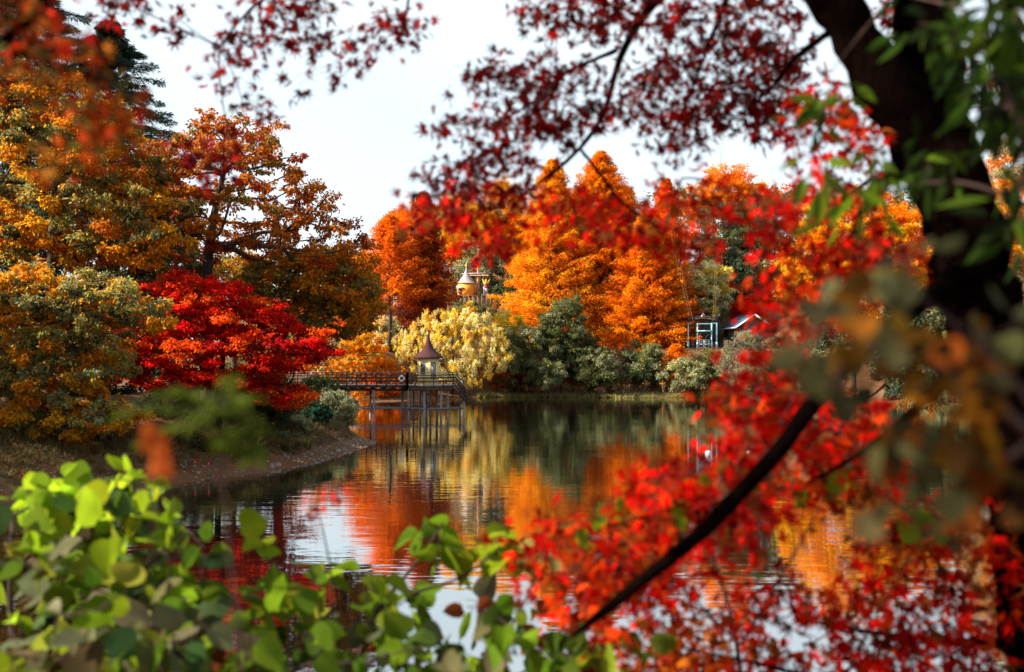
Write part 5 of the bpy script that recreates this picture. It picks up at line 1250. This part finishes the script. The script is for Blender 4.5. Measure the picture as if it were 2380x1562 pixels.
# rough grass, litter and stones on the left bank
def bank_points(n, d0, d1, y0=33, y1=64, x0=-24, x1=-7):
    x = rng.uniform(x0, x1, n * 8); y = rng.uniform(y0, y1, n * 8); d = pond_sd(x, y)
    k = (d > d0) & (d < d1); x, y, d = x[k][:n], y[k][:n], d[k][:n]
    return np.column_stack([x, y, ground_z(x, y)]), d
L = Leaves(); pts, d = bank_points(3200, 1.25, 6.5)
for c, q in zip(pts, d): tuft(L, c, 8, rng.uniform(.12, .35) + .12 * min(q, 3.5), 0.022, [((0.10, 0.10, 0.04), 4), ((0.15, 0.095, 0.04), 2.5), ((0.22, 0.07, 0.016), 1.2)], .12, .7)
tag(L.build('grass', None), kind='stuff')
L = Leaves(); pts, d = bank_points(12000, 0.15, 9.0)
pts = pts[rng.random(len(pts)) < np.clip((d - .2) / 3, .12, 1)]
L.add(pts + np.array([0, 0, .02]), rnd(len(pts)) * np.array([1, 1, .25]), rnd(len(pts)) * .4 + np.array([0, 0, 1]), 0.10 * rng.uniform(.5, 1.3, len(pts)), .7, pick([((0.30, 0.09, 0.015), 4), ((0.20, 0.06, 0.015), 4), ((0.40, 0.02, 0.01), 1), ((0.40, 0.20, 0.03), 1)], len(pts)), QUAD)
tag(L.build('leaf_litter', None), kind='stuff')
STONE = paint('bank stone', (0.12, 0.085, 0.06), 0.9, 0.4, 1.3, 0.2, 0, (1, 1, 1), (0.30, 0.24, 0.20))
m = MB(); pts, d = bank_points(1100, -0.05, 2.6, 46, 64, -14, -7)
p2_, d2 = bank_points(160, -0.05, 2.2, 33, 47, -20, -9)
for c in np.vstack([pts, p2_]):
    r_ = 0.035 * np.exp(rng.normal(0, .55)); a0 = rng.uniform(0, 6)
    vs = [(c[0] + q * r_ * cos(a0 + k * 1.2566) * rng.uniform(.75, 1.25), c[1] + q * r_ * sin(a0 + k * 1.2566) * rng.uniform(.75, 1.25), c[2] + z * r_) for q, z in ((1.1, -.4), (.95, .45)) for k in range(5)] + [(c[0], c[1], c[2] + .8 * r_)]
    m.add(vs, [(k, (k + 1) % 5, 5 + (k + 1) % 5, 5 + k) for k in range(5)] + [(5 + k, 5 + (k + 1) % 5, 10) for k in range(5)])
tag(m.build('gravel', STONE), kind='stuff')
for px, py, hh, lab in ((412, 1090, .45, 'short grey stake at the bank edge, leftmost of the stakes'), (466, 1085, .5, 'short stake with a red top on the bank'), (434, 1088, .42, 'short brown stake left of the red topped one')):
    D = F * EYE / (1118 - HY); x = (px - CX) / F * D; y = D + 1.0; e_ = empty('stake', (x, y, gz(x, y)), lab, 'stake', 'stakes on the left bank')
    m = MB(); m.tube([(x, y, gz(x, y) - .1), (x + .02, y, gz(x, y) + hh)], .035, 7); m.build('post', BARK_GREY, e_)
    if 'red' in lab: m = MB(); m.tube([(x + .02, y, gz(x, y) + hh), (x + .02, y, gz(x, y) + hh + .12)], .045, 8); m.build('cap', REDP, e_)
# far shore: grass strip, dry reeds, litter
L = Leaves(); n = 2600; x = rng.uniform(-5, 36, n); y = rng.uniform(131, 142, n); d = pond_sd(x, y); k = (d > .15) & (d < 3.2); x, y = x[k], y[k]
for a, b, c in zip(x, y, ground_z(x, y)): tuft(L, np.array([a, b, c]), 9, rng.uniform(.35, .85), 0.07, [((0.26, 0.29, 0.08), 4), ((0.36, 0.33, 0.16), 2), ((0.50, 0.22, 0.04), .8)], .25, .6)
tag(L.build('shore_grass', None), kind='stuff')
for i in range(22):
    px = (1205, 1250, 1268, 1290, 1310, 1318, 1345, 1362, 1395, 1402, 1410, 1432, 1440, 1460, 1500, 1545, 1575, 1600, 1640, 1665, 1180, 1225)[i]
    D = 137.0 - (0.8 if px > 1300 else 0); x = (px - CX) / F * D
    while gz(x, D) < .05 and D < 142: D += .25
    D += rng.uniform(0, .8); c = np.array([x, D, gz(x, D) - .05]); e_ = empty('dry_reed', c, 'dry orange brown weed with drooping tufts at the far waterline', 'reed', 'dry weeds along the far waterline')
    m = MB(); L = Leaves(); hh = rng.uniform(1.3, 2.3)
    for q in range(rng.integers(3, 7)):
        a = rng.uniform(0, 6.28); t = np.linspace(0, 1, 5)[:, None]; e2 = np.array([cos(a), sin(a), 0]) * rng.uniform(.2, .8)
        path = c + np.array([0, 0, hh * rng.uniform(.7, 1)]) * t + e2 * t ** 2; m.tube(path, np.linspace(.035, .015, 5), 4)
        kk = 16; L.add(path[-1] + rng.normal(0, .16, (kk, 3)), rnd(kk) + np.array([0, 0, -.6]), rnd(kk), .26 * rng.uniform(.6, 1.2, kk), .4, pick([((0.55, 0.19, 0.03), 3), ((0.36, 0.20, 0.09), 3), ((0.40, 0.36, 0.22), 1)], kk), QUAD)
    m.build('stem', BARK_GREY, e_); L.build('foliage', e_)
# leaves drifting on the pond
n = 260; x = rng.uniform(-12, 20, n); y = rng.uniform(14, 100, n) ; k = pond_sd(x, y) < -.3; x, y = x[k], y[k]
L = Leaves(); L.add(np.column_stack([x, y, np.full(len(x), .012)]), rnd(len(x)) * np.array([1, 1, .05]), rnd(len(x)) * .08 + np.array([0, 0, 1]), .085, .8, pick([((0.5, 0.12, 0.01), 3), ((0.5, 0.02, 0.01), 2), ((0.5, 0.35, 0.1), 1)], len(x)), QUAD, np.full(len(x), .15))
tag(L.build('floating_leaves', None), kind='stuff')
# green bush that hides the landward end of the pier, and undergrowth behind the red maple
broad('shrub', 'mid green shrub overhanging the landward end of the pier walkway', 742, 862, 960, 52, 74, [((0.10, 0.13, 0.03), 3), (SAGE, 2), (DOLIVE, 3)], 50, 0.45, 0.28, 300, 0.14, 'shrub', BS, (735, 985), 0.05, tip=0.006, up=0.1)
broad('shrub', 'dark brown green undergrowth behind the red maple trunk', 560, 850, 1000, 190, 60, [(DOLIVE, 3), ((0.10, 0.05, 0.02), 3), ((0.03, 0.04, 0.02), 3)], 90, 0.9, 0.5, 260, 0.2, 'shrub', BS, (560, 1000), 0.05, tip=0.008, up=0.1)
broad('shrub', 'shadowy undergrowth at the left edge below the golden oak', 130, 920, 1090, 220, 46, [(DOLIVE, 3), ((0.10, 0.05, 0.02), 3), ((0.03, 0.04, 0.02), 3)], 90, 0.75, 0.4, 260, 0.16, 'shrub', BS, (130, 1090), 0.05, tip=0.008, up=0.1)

shrub('dark grey green shrub in front of the plank wall below the tower house', 1088, 688, 770, 42, 164, [(GREYG, 2), (DOLIVE, 4)], 36, 0.95, 0.6)
shrub('brown grey shrub in front of the plank wall below the crown post', 1150, 700, 790, 52, 163, [(GREYG, 2), (BROWN, 2), (DOLIVE, 3)], 40, 0.95, 0.6)
shrub('rusty orange brush at the waterline behind the left piles', 880, 868, 936, 60, 128, [(ORANGE, 3), (RUST, 3), (BROWN, 2)], 50)
shrub('golden brown brush between the pier and the big cream shrub', 935, 830, 925, 40, 138, [(GOLD, 4), (BROWN, 1), (ORANGE, 3)], 40)

broad('evergreen_tree', 'dark evergreen on the right shore between the orange tree and the dark trunk', 2110, 690, 960, 90, 117, P_DG, 70, 1.4, 0.7, group=BG)
broad('evergreen_tree', 'dark olive evergreen on the right shore behind the dark trunk', 2250, 650, 980, 110, 114, P_DG + [(OLIVE, 1.5)], 80, 1.5, 0.7, group=BG)
shrub('olive brown shrub low on the right shore', 2180, 900, 1010, 110, 108, P_GR + [(BROWN, 2)], 60)
broad('broadleaf_tree', 'golden olive tree behind the trunk of the brown oak', 545, 575, 760, 105, 84, [((0.50, 0.22, 0.01), 3), ((0.17, 0.15, 0.04), 3), ((0.34, 0.09, 0.006), 2)], 80, 1.0, 0.5, 300, 0.24, group='trees behind the left bank')
broad('broadleaf_tree', 'olive brown tree behind the red maple', 400, 560, 780, 110, 78, [((0.13, 0.12, 0.04), 3), ((0.34, 0.12, 0.01), 2), ((0.05, 0.06, 0.025), 3)], 80, 1.0, 0.5, 300, 0.24, group='trees behind the left bank')
for px, t_, b_, hw, D, pal, lab in ((655, 1000, 1052, 55, 47.5, [((0.16, 0.15, 0.06), 3), ((0.22, 0.13, 0.05), 2), (DOLIVE, 2)], 'dry olive shrub low on the bank, right of the large grass clump'),
    (560, 985, 1050, 60, 46.5, [(DOLIVE, 3), ((0.12, 0.06, 0.02), 3)], 'dark brown olive shrub on the bank behind the large grass clump'),
    (455, 1000, 1062, 60, 43.5, [((0.05, 0.06, 0.025), 3), ((0.18, 0.08, 0.02), 2)], 'dark shrub on the bank left of the large grass clump'),
    (330, 1010, 1075, 80, 41.5, [((0.05, 0.055, 0.025), 3), ((0.20, 0.08, 0.02), 3)], 'dark rusty shrub on the bank under the golden oak'),
    (180, 1020, 1090, 95, 40, [((0.05, 0.055, 0.025), 3), ((0.22, 0.08, 0.02), 3)], 'wide dark rusty shrub on the bank at far left'),
    (690, 965, 1020, 40, 52, [(SAGE, 2), ((0.24, 0.20, 0.09), 3)], 'straw green shrub on the bank near its point')):
    broad('shrub', lab, px, t_, b_, hw, D, pal, 42, 0.30, 0.18, 220, 0.10, 'shrub', BS, (px, b_ + 6), 0.03, tip=0.005, up=0.1)

broad('evergreen_tree', 'dark evergreen on the right shore just beyond the frame edge', 2560, 640, 980, 130, 108, P_DG, 80, 1.5, 0.7, group=BG)
broad('broadleaf_tree', 'rusty tree on the right shore beyond the frame edge', 2780, 560, 960, 150, 112, [(RUST, 3), (ORANGE, 2), (OLIVE, 2)], 90, 1.7, 0.8, group=BG)
